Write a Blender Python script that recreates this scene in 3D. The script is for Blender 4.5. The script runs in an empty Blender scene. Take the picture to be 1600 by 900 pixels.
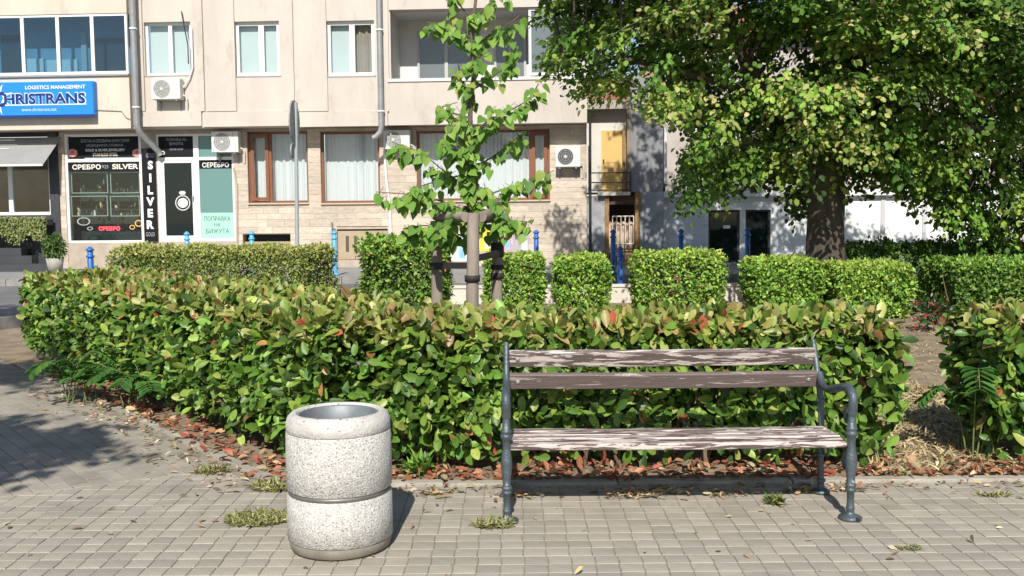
import bpy, math, random
import numpy as np
from mathutils import Vector, Matrix

# ------------------------------------------------------------------ camera, sky, sun, exposure
scene = bpy.context.scene
col = scene.collection
FPX = 1530.0                      # focal length in pixels of a 1600 px wide frame
CAM_H = 1.55
PITCH, ROLL = math.radians(4.3), math.radians(-0.5)
cam_data = bpy.data.cameras.new('camera')
cam_data.sensor_width = 36.0
cam_data.lens = 36.0 * FPX / 1600.0
cam_data.clip_start, cam_data.clip_end = 0.05, 4000.0
cam = bpy.data.objects.new('camera', cam_data)
col.objects.link(cam)
CAMM = Matrix.Translation((0, 0, CAM_H)) @ Matrix.Rotation(math.pi / 2 - PITCH, 4, 'X') @ Matrix.Rotation(ROLL, 4, 'Z')
cam.matrix_world = CAMM
scene.camera = cam

SUN_EL, SUN_AZ = math.radians(40.0), math.radians(3.0)     # sun stands behind the camera, a touch to the left
to_sun = Vector((-math.sin(SUN_AZ) * math.cos(SUN_EL), -math.cos(SUN_AZ) * math.cos(SUN_EL), math.sin(SUN_EL)))
world = bpy.data.worlds.new('World')
scene.world = world
world.use_nodes = True
wn = world.node_tree
bg = wn.nodes['Background']
sky = wn.nodes.new('ShaderNodeTexSky')
sky.sky_type = 'NISHITA'
sky.sun_disc = False
sky.sun_elevation = SUN_EL
sky.sun_rotation = math.pi + SUN_AZ
sky.air_density, sky.dust_density, sky.ozone_density = 1.0, 0.6, 1.2
wn.links.new(sky.outputs[0], bg.inputs[0])
bg.inputs[1].default_value = 0.092
sun_data = bpy.data.lights.new('sun', 'SUN')
sun_data.energy = 5.0
sun_data.angle = math.radians(0.5)
sun_data.color = (1.0, 0.955, 0.87)
sun = bpy.data.objects.new('sun', sun_data)
col.objects.link(sun)
sun.rotation_euler = (-to_sun).to_track_quat('-Z', 'Y').to_euler()
sun.location = to_sun * 60
scene.view_settings.view_transform = 'Standard'
scene.view_settings.look = 'None'
scene.view_settings.gamma = 1.0
scene.view_settings.exposure = 0.22
scene.view_settings.use_curve_mapping = False
scene.cycles.max_bounces = 5
scene.cycles.use_adaptive_sampling = True
scene.cycles.adaptive_threshold = 0.02
scene.cycles.transparent_max_bounces = 8

random.seed(7)
RNG = np.random.default_rng(11)
R = math.radians

# ------------------------------------------------------------------ measuring helpers
FAC_A = R(3.5)
FACM = Matrix.Translation((0, 23.0, 0)) @ Matrix.Rotation(-FAC_A, 4, 'Z')     # facade frame: x along, y inwards, z up
FACI = FACM.inverted()

def ray(px, py):
    return (CAMM.to_3x3() @ Vector(((px - 800) / FPX, (450 - py) / FPX, -1.0))).normalized()

def at(px, py, Y):                # point at distance Y
    d = ray(px, py)
    t = Y / d.y
    return Vector((d.x * t, Y, CAM_H + d.z * t))

def grd(px, py, z=0.0):           # point on the level z
    d = ray(px, py)
    t = (z - CAM_H) / d.z
    return Vector((d.x * t, d.y * t, z))

def B(px, py, y=0.0):             # point of the facade plane y in facade coordinates
    c = FACI @ Vector((0, 0, CAM_H))
    d = FACI.to_3x3() @ ray(px, py)
    t = (y - c.y) / d.y
    return c.x + d.x * t, c.z + d.z * t

def BR(px0, py0, px1, py1, y=0.0):
    mx, my = (px0 + px1) / 2, (py0 + py1) / 2
    return B(px0, my, y)[0], B(px1, my, y)[0], B(mx, py1, y)[1], B(mx, py0, y)[1]

# ------------------------------------------------------------------ materials
MATS = {}
def mat(name, base=(.5, .5, .5), rough=.7, var=0.0, vscale=3.0, bump=0.0, bscale=40.0, metal=0.0, spec=.5,
        attr=False, stretch=(1, 1, 1), trans=0.0, dark=None, emit=None, speck=None):
    if name in MATS:
        return MATS[name]
    m = bpy.data.materials.new(name)
    m.use_nodes = True
    nt = m.node_tree
    N, L = nt.nodes, nt.links
    p = N['Principled BSDF']
    p.inputs['Roughness'].default_value = rough
    p.inputs['Metallic'].default_value = metal
    p.inputs['Specular IOR Level'].default_value = spec
    out = N['Material Output']
    tc = N.new('ShaderNodeTexCoord')
    mp = N.new('ShaderNodeMapping')
    mp.inputs['Scale'].default_value = stretch
    L.new(tc.outputs['Object'], mp.inputs[0])
    if attr:
        a = N.new('ShaderNodeAttribute')
        a.attribute_name = 'tint'
        c = a.outputs['Color']
    else:
        rgb = N.new('ShaderNodeRGB')
        rgb.outputs[0].default_value = (*base, 1)
        c = rgb.outputs[0]
    if var:
        nz = N.new('ShaderNodeTexNoise')
        nz.inputs['Scale'].default_value = vscale
        nz.inputs['Detail'].default_value = 8
        nz.inputs['Roughness'].default_value = .65
        L.new(mp.outputs[0], nz.inputs['Vector'])
        mr = N.new('ShaderNodeMapRange')
        mr.inputs['From Min'].default_value, mr.inputs['From Max'].default_value = .3, .7
        mr.inputs['To Min'].default_value, mr.inputs['To Max'].default_value = 1 - var, 1 + var * .6
        L.new(nz.outputs['Fac'], mr.inputs['Value'])
        mx = N.new('ShaderNodeMix')
        mx.data_type = 'RGBA'
        mx.blend_type = 'MULTIPLY'
        mx.inputs['Factor'].default_value = 1
        L.new(c, mx.inputs[6])
        L.new(mr.outputs[0], mx.inputs[7])
        c = mx.outputs[2]
    if dark:                                            # stains with a shape of their own: (colour, scale, threshold)
        nz = N.new('ShaderNodeTexNoise')
        nz.inputs['Scale'].default_value = dark[1]
        nz.inputs['Detail'].default_value = 10
        nz.inputs['Roughness'].default_value = .7
        L.new(mp.outputs[0], nz.inputs['Vector'])
        mr = N.new('ShaderNodeMapRange')
        mr.inputs['From Min'].default_value, mr.inputs['From Max'].default_value = dark[2], dark[2] + .12
        L.new(nz.outputs['Fac'], mr.inputs['Value'])
        mx = N.new('ShaderNodeMix')
        mx.data_type = 'RGBA'
        L.new(mr.outputs[0], mx.inputs['Factor'])
        L.new(c, mx.inputs[6])
        mx.inputs[7].default_value = (*dark[0], 1)
        c = mx.outputs[2]
    if speck:                                           # small stones in the mix: list of (colour, scale, radius)
        for sc_col, sc_scale, rad in speck:
            vo = N.new('ShaderNodeTexVoronoi')
            vo.inputs['Scale'].default_value = sc_scale
            vo.inputs['Randomness'].default_value = 1
            L.new(mp.outputs[0], vo.inputs['Vector'])
            mr = N.new('ShaderNodeMapRange')
            mr.inputs['From Min'].default_value, mr.inputs['From Max'].default_value = rad, rad * .6
            L.new(vo.outputs['Distance'], mr.inputs['Value'])
            sep = N.new('ShaderNodeSeparateColor')
            L.new(vo.outputs['Color'], sep.inputs[0])
            th = N.new('ShaderNodeMath')
            th.operation = 'GREATER_THAN'
            th.inputs[1].default_value = .45
            L.new(sep.outputs[0], th.inputs[0])
            mu = N.new('ShaderNodeMath')
            mu.operation = 'MULTIPLY'
            L.new(mr.outputs[0], mu.inputs[0])
            L.new(th.outputs[0], mu.inputs[1])
            mx = N.new('ShaderNodeMix')
            mx.data_type = 'RGBA'
            L.new(mu.outputs[0], mx.inputs['Factor'])
            L.new(c, mx.inputs[6])
            mx.inputs[7].default_value = (*sc_col, 1)
            c = mx.outputs[2]
    L.new(c, p.inputs['Base Color'])
    if bump:
        nb = N.new('ShaderNodeTexNoise')
        nb.inputs['Scale'].default_value = bscale
        nb.inputs['Detail'].default_value = 6
        L.new(mp.outputs[0], nb.inputs['Vector'])
        bp = N.new('ShaderNodeBump')
        bp.inputs['Strength'].default_value = bump
        bp.inputs['Distance'].default_value = .01
        L.new(nb.outputs['Fac'], bp.inputs['Height'])
        L.new(bp.outputs[0], p.inputs['Normal'])
    if emit:
        p.inputs['Emission Color'].default_value = (*emit[0], 1)
        p.inputs['Emission Strength'].default_value = emit[1]
    if trans:
        t = N.new('ShaderNodeBsdfTranslucent')
        L.new(c, t.inputs['Color'])
        ms = N.new('ShaderNodeMixShader')
        ms.inputs[0].default_value = trans
        L.new(p.outputs[0], ms.inputs[1])
        L.new(t.outputs[0], ms.inputs[2])
        L.new(ms.outputs[0], out.inputs['Surface'])
    MATS[name] = m
    return m

def glass(name, tint=(.9, .95, .94), ior=1.5):
    if name in MATS:
        return MATS[name]
    m = bpy.data.materials.new(name)
    m.use_nodes = True
    nt = m.node_tree
    N, L = nt.nodes, nt.links
    N.remove(N['Principled BSDF'])
    t = N.new('ShaderNodeBsdfTransparent')
    t.inputs[0].default_value = (*tint, 1)
    g = N.new('ShaderNodeBsdfGlossy')
    g.inputs['Roughness'].default_value = .02
    f = N.new('ShaderNodeFresnel')
    geo = N.new('ShaderNodeNewGeometry')
    mr = N.new('ShaderNodeMapRange')                    # the same reflectance on both faces of the pane
    mr.inputs['To Min'].default_value, mr.inputs['To Max'].default_value = ior, 1 / ior
    L.new(geo.outputs['Backfacing'], mr.inputs['Value'])
    L.new(mr.outputs[0], f.inputs[0])
    ms = N.new('ShaderNodeMixShader')
    L.new(f.outputs[0], ms.inputs[0])
    L.new(t.outputs[0], ms.inputs[1])
    L.new(g.outputs[0], ms.inputs[2])
    L.new(ms.outputs[0], N['Material Output'].inputs['Surface'])
    MATS[name] = m
    return m

def peeling(name, thr, pale=(.66, .58, .53), paint=(.085, .058, .052), seed=0.0):
    m = bpy.data.materials.new(name)
    m.use_nodes = True
    nt = m.node_tree
    N, L = nt.nodes, nt.links
    p = N['Principled BSDF']
    tc = N.new('ShaderNodeTexCoord')
    mp = N.new('ShaderNodeMapping')
    mp.inputs['Location'].default_value = (seed, seed * 2.3, seed * 1.7)
    mp.inputs['Scale'].default_value = (2.6, 26, 26)
    L.new(tc.outputs['Object'], mp.inputs[0])
    n1 = N.new('ShaderNodeTexNoise')
    n1.inputs['Scale'].default_value = 1.6
    n1.inputs['Detail'].default_value = 9
    n1.inputs['Roughness'].default_value = .68
    n1.inputs['Distortion'].default_value = .5
    L.new(mp.outputs[0], n1.inputs['Vector'])
    ramp = N.new('ShaderNodeMapRange')
    ramp.inputs['From Min'].default_value, ramp.inputs['From Max'].default_value = thr - .012, thr + .012
    L.new(n1.outputs['Fac'], ramp.inputs['Value'])
    mp2 = N.new('ShaderNodeMapping')
    mp2.inputs['Scale'].default_value = (3, 90, 90)
    L.new(tc.outputs['Object'], mp2.inputs[0])
    n2 = N.new('ShaderNodeTexNoise')
    n2.inputs['Scale'].default_value = 2.0
    n2.inputs['Detail'].default_value = 7
    L.new(mp2.outputs[0], n2.inputs['Vector'])
    def two(c0, c1):
        r = N.new('ShaderNodeMix')
        r.data_type = 'RGBA'
        L.new(n2.outputs['Fac'], r.inputs['Factor'])
        r.inputs[6].default_value = (*c0, 1)
        r.inputs[7].default_value = (*c1, 1)
        return r.outputs[2]
    a = two([v * .55 for v in paint], [v * 1.9 for v in paint])
    b = two([v * .72 for v in pale], [min(.8, v * 1.15) for v in pale])
    mx = N.new('ShaderNodeMix')
    mx.data_type = 'RGBA'
    L.new(ramp.outputs[0], mx.inputs['Factor'])
    L.new(a, mx.inputs[6])
    L.new(b, mx.inputs[7])
    L.new(mx.outputs[2], p.inputs['Base Color'])
    p.inputs['Roughness'].default_value = .62
    sub = N.new('ShaderNodeMath')
    sub.operation = 'MULTIPLY_ADD'
    sub.inputs[1].default_value = -.7
    L.new(ramp.outputs[0], sub.inputs[0])
    L.new(n2.outputs['Fac'], sub.inputs[2])
    bp = N.new('ShaderNodeBump')
    bp.inputs['Strength'].default_value = .6
    bp.inputs['Distance'].default_value = .004
    L.new(sub.outputs[0], bp.inputs['Height'])
    L.new(bp.outputs[0], p.inputs['Normal'])
    return m

# ------------------------------------------------------------------ mesh helpers
ORG = {}
def tag(o, label=None, cat=None, group=None, kind=None):
    if label: o['label'] = label
    if cat: o['category'] = cat
    if group: o['group'] = group
    if kind: o['kind'] = kind
    return o

def thing(name, label, cat, loc=(0, 0, 0), frame=None, group=None):
    o = bpy.data.objects.new(name, None)
    o.empty_display_size = .1
    col.objects.link(o)
    o.matrix_world = (frame or Matrix()) @ Matrix.Translation(loc)
    ORG[o.name] = Vector(loc)
    return tag(o, label, cat, group)

def link(me, name, m, parent=None, origin=(0, 0, 0), frame=None):
    o = bpy.data.objects.new(name, me)
    if m: 
        if isinstance(m, (list, tuple)):
            for k in m: me.materials.append(k)
        else:
            me.materials.append(m)
    col.objects.link(o)
    if parent is not None:
        o.parent = parent
        ORG[o.name] = ORG[parent.name]
    else:
        o.matrix_world = (frame or Matrix()) @ Matrix.Translation(origin)
        ORG[o.name] = Vector(origin)
    return o

class MB:
    def __init__(s):
        s.v, s.f, s.sm = [], [], []
    def add(s, vs, fs, smooth=False):
        b = len(s.v)
        s.v += [tuple(v) for v in vs]
        s.f += [tuple(b + i for i in f) for f in fs]
        s.sm += [smooth] * len(fs)
        return s
    def box(s, x0, x1, y0, y1, z0, z1, bev=0.0):
        if x0 > x1: x0, x1 = x1, x0
        if y0 > y1: y0, y1 = y1, y0
        if z0 > z1: z0, z1 = z1, z0
        b = min(bev, (x1 - x0) / 3, (y1 - y0) / 3, (z1 - z0) / 3)
        if b <= 0:
            return s.add([(x0, y0, z0), (x1, y0, z0), (x1, y1, z0), (x0, y1, z0), (x0, y0, z1), (x1, y0, z1), (x1, y1, z1), (x0, y1, z1)],
                         [(3, 2, 1, 0), (4, 5, 6, 7), (0, 1, 5, 4), (1, 2, 6, 5), (2, 3, 7, 6), (3, 0, 4, 7)])
        vs, idx = [], {}
        for i, X in enumerate((x0, x1)):
            for j, Y in enumerate((y0, y1)):
                for k, Z in enumerate((z0, z1)):
                    sx, sy, sz = (1 if i == 0 else -1), (1 if j == 0 else -1), (1 if k == 0 else -1)
                    idx[i, j, k, 0] = len(vs); vs.append((X, Y + sy * b, Z + sz * b))
                    idx[i, j, k, 1] = len(vs); vs.append((X + sx * b, Y, Z + sz * b))
                    idx[i, j, k, 2] = len(vs); vs.append((X + sx * b, Y + sy * b, Z))
        fs = []
        for i in (0, 1):
            f = [idx[i, 0, 0, 0], idx[i, 0, 1, 0], idx[i, 1, 1, 0], idx[i, 1, 0, 0]]
            fs.append(f if i == 0 else f[::-1])
            f = [idx[0, i, 0, 1], idx[1, i, 0, 1], idx[1, i, 1, 1], idx[0, i, 1, 1]]
            fs.append(f if i == 0 else f[::-1])
            f = [idx[0, 0, i, 2], idx[0, 1, i, 2], idx[1, 1, i, 2], idx[1, 0, i, 2]]
            fs.append(f if i == 0 else f[::-1])
        def q(a, b_, c, d, flip):
            fs.append([a, b_, c, d] if not flip else [d, c, b_, a])
        for i in (0, 1):
            for j in (0, 1):
                q(idx[i, j, 0, 0], idx[i, j, 0, 1], idx[i, j, 1, 1], idx[i, j, 1, 0], (i + j) % 2 == 1)
                q(idx[i, 0, j, 0], idx[i, 1, j, 0], idx[i, 1, j, 2], idx[i, 0, j, 2], (i + j) % 2 == 1)
                q(idx[0, i, j, 1], idx[0, i, j, 2], idx[1, i, j, 2], idx[1, i, j, 1], (i + j) % 2 == 1)
        for i in (0, 1):
            for j in (0, 1):
                for k in (0, 1):
                    f = [idx[i, j, k, 0], idx[i, j, k, 1], idx[i, j, k, 2]]
                    fs.append(f if (i + j + k) % 2 == 1 else f[::-1])
        return s.add(vs, fs)
    def tube(s, pts, rad, n=8, cap=True, smooth=True):
        pts = [Vector(p) for p in pts]
        if not hasattr(rad, '__len__'):
            rad = [rad] * len(pts)
        vs, fs = [], []
        prev = None
        for i, p in enumerate(pts):
            d = (pts[min(i + 1, len(pts) - 1)] - pts[max(i - 1, 0)])
            if d.length < 1e-9: d = Vector((0, 0, 1))
            d.normalize()
            if prev is None:
                u = d.cross(Vector((0, 1, 0)))
                if u.length < .1: u = d.cross(Vector((1, 0, 0)))
            else:
                u = prev - d * prev.dot(d)
            u.normalize()
            prev = u
            w = d.cross(u)
            for k in range(n):
                a = 2 * math.pi * k / n
                vs.append(p + (u * math.cos(a) + w * math.sin(a)) * rad[i])
        for i in range(len(pts) - 1):
            for k in range(n):
                k2 = (k + 1) % n
                fs.append((i * n + k, i * n + k2, (i + 1) * n + k2, (i + 1) * n + k))
        s.add(vs, fs, smooth)
        if cap:
            s.add(vs[:n], [tuple(range(n))[::-1]])
            s.add(vs[-n:], [tuple(range(n))])
        return s
    def lathe(s, prof, c=(0, 0), n=32, smooth=True, sx=1.0, sy=1.0):
        vs, fs = [], []
        for r, z in prof:
            for k in range(n):
                a = 2 * math.pi * k / n
                vs.append((c[0] + r * math.cos(a) * sx, c[1] + r * math.sin(a) * sy, z))
        for i in range(len(prof) - 1):
            for k in range(n):
                k2 = (k + 1) % n
                fs.append((i * n + k, i * n + k2, (i + 1) * n + k2, (i + 1) * n + k))
        return s.add(vs, fs, smooth)
    def prism(s, poly, axis, a, b):          # poly in the two other axes, extruded between a and b
        n = len(poly)
        def mk(p, t):
            return {'x': (t, p[0], p[1]), 'y': (p[0], t, p[1]), 'z': (p[0], p[1], t)}[axis]
        vs = [mk(p, a) for p in poly] + [mk(p, b) for p in poly]
        fs = [tuple(range(n)), tuple(range(n, 2 * n))[::-1]] + [((i + 1) % n, i, n + i, n + (i + 1) % n) for i in range(n)]
        return s.add(vs, fs)
    def mesh(s, name, org=Vector((0, 0, 0))):
        me = bpy.data.meshes.new(name)
        me.from_pydata([(v[0] - org[0], v[1] - org[1], v[2] - org[2]) for v in s.v], [], s.f)
        me.polygons.foreach_set('use_smooth', s.sm)
        me.update()
        return me
    def build(s, name, m, parent=None, origin=None, frame=None):
        org = ORG[parent.name] if parent is not None else Vector(origin or (0, 0, 0))
        return link(s.mesh(name, org), name, m, parent, org, frame)

def box(name, m, parent, x0, x1, y0, y1, z0, z1, bev=0.0):
    return MB().box(x0, x1, y0, y1, z0, z1, bev).build(name, m, parent)

def sheet(name, pts, m, z=None, label=None, kind='structure', parent=None):
    mb = MB().add([(p[0], p[1], p[2] if len(p) > 2 else z) for p in pts], [tuple(range(len(pts)))])
    return tag(mb.build(name, m, parent), label, kind=kind if parent is None else None)

def text(body, x, z, y, m, parent, h=None, w=None, name='lettering', bold=0.0, align='CENTER', ext=.004, spacing=1.0):
    cu = bpy.data.curves.new('lettering', 'FONT')
    cu.body = body
    cu.size = 1
    cu.offset = bold
    cu.space_character = spacing
    cu.resolution_u = 3
    tmp = bpy.data.objects.new('tmp_text', cu)
    col.objects.link(tmp)
    dg = bpy.context.evaluated_depsgraph_get()
    me = bpy.data.meshes.new_from_object(tmp.evaluated_get(dg))
    bpy.data.objects.remove(tmp)
    n = len(me.vertices)
    co = np.empty(n * 3); me.vertices.foreach_get('co', co); co = co.reshape(n, 3)
    lo, hi = co.min(0), co.max(0)
    sh = (h / (hi[1] - lo[1])) if h else None
    sw = (w / (hi[0] - lo[0])) if w else None
    sh, sw = sh or sw, sw or sh
    org = ORG[parent.name]
    X = (co[:, 0] - {'CENTER': (lo[0] + hi[0]) / 2, 'LEFT': lo[0], 'RIGHT': hi[0]}[align]) * sw + x
    Z = (co[:, 1] - (lo[1] + hi[1]) / 2) * sh + z
    nc = np.stack([X - org[0], np.full(n, y - ext) - org[1], Z - org[2]], 1)
    me.vertices.foreach_set('co', nc.ravel())
    me.materials.clear()
    me.update()
    return link(me, name, m, parent)

def wall_boxes(mb, x0, x1, z0, z1, y0, y1, openings):
    xs = sorted({x0, x1, *[min(max(v, x0), x1) for o in openings for v in o[:2]]})
    for a, b in zip(xs, xs[1:]):
        if b - a < 1e-6: continue
        cuts = sorted([(o[2], o[3]) for o in openings if o[0] < (a + b) / 2 < o[1]])
        z = z0
        for c0, c1 in cuts:
            if c0 > z + 1e-6: mb.box(a, b, y0, y1, z, min(c0, z1))
            z = max(z, c1)
        if z < z1 - 1e-6: mb.box(a, b, y0, y1, z, z1)
    return mb

# ---- leaves
def norm(a):
    return a / np.maximum(np.linalg.norm(a, axis=1, keepdims=True), 1e-9)

T_OVAL = (np.array([(0, 0, 0), (.2, .24, .05), (.5, .42, .08), (.78, .38, .05), (.95, .17, -.02), (1, 0, -.06), (.95, -.17, -.02), (.78, -.38, .05), (.5, -.42, .08), (.2, -.24, .05), (.35, 0, -.02), (.72, 0, -.02)], float),
          np.array([(0, 10, 1), (10, 2, 1), (10, 11, 2), (11, 3, 2), (11, 4, 3), (11, 5, 4), (0, 9, 10), (10, 9, 8), (10, 8, 11), (11, 8, 7), (11, 7, 6), (11, 6, 5)]))
T_SMALL = (np.array([(0, 0, 0), (.32, .4, .08), (.72, .34, .05), (1, 0, -.06), (.72, -.34, .05), (.32, -.4, .08)], float),
           np.array([(0, 3, 2), (0, 2, 1), (0, 4, 3), (0, 5, 4)]))
T_HEART = (np.array([(0, 0, 0), (-.06, .3, .05), (.18, .52, .1), (.55, .42, .05), (1.05, 0, -.14), (.55, -.42, .05), (.18, -.52, .1), (-.06, -.3, .05), (.4, 0, -.03)], float),
           np.array([(0, 2, 1), (0, 8, 2), (8, 3, 2), (8, 4, 3), (0, 7, 6), (0, 6, 8), (8, 6, 5), (8, 5, 4)]))
T_BLADE = (np.array([(0, .5, 0), (0, -.5, 0), (.55, .4, .1), (.55, -.4, .1), (1, 0, .0)], float),
           np.array([(0, 1, 3), (0, 3, 2), (2, 3, 4)]))

def leaf_arrays(pos, dirv, nrm, length, ratio, tmpl):
    d = norm(dirv)
    nn = norm(nrm - d * np.sum(nrm * d, 1, keepdims=True))
    side = np.cross(nn, d)
    T, F = tmpl
    L = length[:, None, None]
    V = pos[:, None, :] + L * (T[None, :, 0:1] * d[:, None, :] + T[None, :, 1:2] * ratio * side[:, None, :] + T[None, :, 2:3] * nn[:, None, :])
    n, k = len(pos), len(T)
    faces = F[None] + (np.arange(n) * k)[:, None, None]
    return V.reshape(-1, 3), faces.reshape(-1, 3), k

def tri_mesh(name, V, F, tint=None, smooth=True):
    me = bpy.data.meshes.new(name)
    me.vertices.add(len(V)); me.vertices.foreach_set('co', np.ascontiguousarray(V, dtype=np.float32).ravel())
    me.loops.add(F.size); me.loops.foreach_set('vertex_index', np.ascontiguousarray(F, dtype=np.int32).ravel())
    me.polygons.add(len(F))
    me.polygons.foreach_set('loop_start', np.arange(0, F.size, 3, dtype=np.int32))
    me.polygons.foreach_set('use_smooth', np.full(len(F), smooth))
    if tint is not None:
        a = me.color_attributes.new('tint', 'FLOAT_COLOR', 'POINT')
        a.data.foreach_set('color', np.ascontiguousarray(np.concatenate([tint, np.ones((len(tint), 1))], 1), dtype=np.float32).ravel())
    me.update(calc_edges=True)
    me.validate()
    return me

def leaf_mesh(name, pos, dirv, nrm, length, ratio, tint, tmpl, m, parent, kind='stuff'):
    V, F, k = leaf_arrays(pos - np.array(ORG[parent.name]), dirv, nrm, length, ratio, tmpl)
    o = link(tri_mesh(name, V, F, np.repeat(tint, k, 0)), name, m, parent)
    if kind: o['kind'] = kind
    return o

LEAF_PROTO = {}
def leaf_objects(name, pos, dirv, nrm, length, ratio, tint, tmpl, m, parent, key, shades=10):
    """every leaf an object of its own; alike leaves share mesh data"""
    d = norm(dirv)
    nn = norm(nrm - d * np.sum(nrm * d, 1, keepdims=True))
    side = np.cross(nn, d)
    order = np.argsort(tint[:, 0] / (tint[:, 1] + .01))
    org = np.array(ORG[parent.name])
    groups = np.array_split(order, shades)
    for gi, g in enumerate(groups):
        if not len(g): continue
        tc = tint[g].mean(0)
        T, F = tmpl
        V = T * np.array([1, ratio, 1])
        me = tri_mesh(name, V, F, np.repeat(tc[None], len(T), 0))
        me.materials.append(m)
        for i in g:
            o = bpy.data.objects.new(name, me)
            col.objects.link(o)
            o.parent = parent
            L = length[i]
            p = pos[i] - org
            o.matrix_local = Matrix(((d[i][0] * L, side[i][0] * L, nn[i][0] * L, p[0]), (d[i][1] * L, side[i][1] * L, nn[i][1] * L, p[1]),
                                     (d[i][2] * L, side[i][2] * L, nn[i][2] * L, p[2]), (0, 0, 0, 1)))

def tints(n, palette, weights, jitter=.18):
    pal = np.array(palette, float)
    w = np.array(weights, float); w /= w.sum()
    c = pal[RNG.choice(len(pal), n, p=w)]
    return np.clip(c * (1 + RNG.normal(0, jitter, (n, 1))) * (1 + RNG.normal(0, jitter * .3, (n, 3))), .004, .8)

def wob(p, s=1.0, seed=0.0):       # smooth pseudo-noise in -1..1
    x, y, z = p[:, 0] * s + seed, p[:, 1] * s + seed * 1.7, p[:, 2] * s + seed * .6
    return (np.sin(2.1 * x + 1.3 * y) + np.sin(1.7 * y - 2.3 * z + 1.1) + np.sin(2.9 * z + 1.9 * x + 2.2) + np.sin(4.7 * x - 3.1 * y + 5.3 * z)) / 4

LEAF = mat('leaf_photinia', attr=True, rough=.42, spec=.4, trans=.2, var=.25, vscale=25)
LEAF_S = mat('leaf_small', attr=True, rough=.5, spec=.35, trans=.22)
LEAF_T = mat('leaf_linden', attr=True, rough=.55, spec=.3, trans=.3)
DRY = mat('dry_plant', attr=True, rough=.85, spec=.15, trans=.1)
BARK = mat('bark', (.085, .068, .052), .9, var=.5, vscale=9, bump=1.0, bscale=26, stretch=(1, 1, .22))
STEM = mat('stem', (.16, .11, .07), .8, var=.3, vscale=12)

# ------------------------------------------------------------------ ground, road, pavement
GRND = mat('bare_ground', (.30, .26, .20), .95, var=.35, vscale=.8, bump=.6, bscale=18)
SOIL = mat('soil', (.27, .205, .135), .95, var=.45, vscale=3, bump=1, bscale=30)
ASPH = mat('asphalt', (.155, .155, .158), .9, var=.25, vscale=1.2, bump=.5, bscale=90)
WALK = mat('far_pavement', (.27, .265, .26), .9, var=.2, vscale=1.5, bump=.3, bscale=50)
FKERB = mat('road_kerb_concrete', (.27, .26, .24), .9, var=.3, vscale=5, bump=.5, bscale=60)
KERB = mat('kerb_concrete', (.38, .35, .29), .9, var=.3, vscale=5, bump=.5, bscale=60)
SAND = mat('joint_sand', (.285, .248, .19), .95, var=.4, vscale=8, bump=.4, bscale=80)
PAVE = mat('paver_concrete', attr=True, rough=.88, var=.24, vscale=3.0, bump=.4, bscale=120, dark=((.235, .21, .175), 2.2, .59), speck=[((.12, .11, .09), 7.5, .085), ((.5, .47, .4), 11, .06)])

ground = sheet('ground', [(-300, -200), (300, -200), (300, 500), (-300, 500)], GRND, -.045)
KC = Vector((-1.42, 5.60))                                  # corner where the bed edging turns
E1 = Vector((-.634, .773)); E2 = Vector((-.773, -.634))     # along the left edging / away from it
WEND = KC + E1 * 6.7
bed_poly = [(8, 5.56), (8, 16.9), (-1.2, 16.9), (-5.6, 15.9), (-7.2, 13.4), (WEND.x - .3, WEND.y + .35), (KC.x, KC.y)]
bed = sheet('planting_bed', bed_poly, SOIL, .004)
road = sheet('road', [(-60, 11.8, -.02), (-8.2, 12.6, -.02), (-6.6, 16.0, .045), (-1.4, 17.25, .07), (60, 17.25, .09), (60, 20.1, .19), (-60, 22.0, .19)], ASPH)
mb = MB().prism([(-60, 21.7), (60, 18.6), (60, 30), (-60, 34)], 'z', -.1, .3)
far_walk = tag(mb.build('far_pavement', WALK), kind='structure')
# kerb stones of the far pavement, each its own piece
def far_edge(x): return 21.7 + (18.6 - 21.7) * (x + 60) / 120
kb = thing('road_kerb', None, None); kb['kind'] = 'structure'
for i in range(26):
    x0 = -13.5 + i * 1.0
    a = Vector((x0 + .006, far_edge(x0))); b = Vector((x0 + .994, far_edge(x0 + 1)))
    MB().prism([(a.x, a.y - .15), (b.x, b.y - .15), (b.x, b.y - .003), (a.x, a.y - .003)], 'z', -.1, .296 + random.uniform(-.004, .004)).build('kerb_stone', FKERB, kb)

# --- paving of the plaza
PAL_PAVE = [(.368, .328, .268), (.357, .318, .262), (.378, .335, .272), (.362, .324, .269), (.342, .306, .252)]
paving = tag(MB().add([(-9, -6, -.0048), (8, -6, -.0048), (8, 5.52, -.0048), (KC.x, 5.6, -.0048), (WEND.x, WEND.y, -.0048), (-9, 9.6, -.0048)], [(0, 1, 2, 3, 4, 5)]).build('plaza_paving', SAND), kind='structure')
P = .105
J = .0019
SEAM_P, SEAM_D = Vector((-1.62, 6.03)), Vector((-.885, -.466))
SEAM_N = Vector((.466, -.885))                              # points to the square field
def clip(poly, p, n):
    out = []
    for i in range(len(poly)):
        a, b = poly[i], poly[(i + 1) % len(poly)]
        da, db = (a - p).dot(n), (b - p).dot(n)
        if da >= 0: out.append(a)
        if (da >= 0) != (db >= 0): out.append(a + (b - a) * (da / (da - db)))
    return out
def inset(poly, t):
    c = sum(poly, Vector((0, 0))) / len(poly)
    return [v + (c - v).normalized() * min(t * 1.3, (c - v).length * .5) for v in poly]
def area(poly):
    return abs(sum(poly[i].x * poly[(i + 1) % len(poly)].y - poly[(i + 1) % len(poly)].x * poly[i].y for i in range(len(poly)))) / 2
pieces = []
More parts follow.
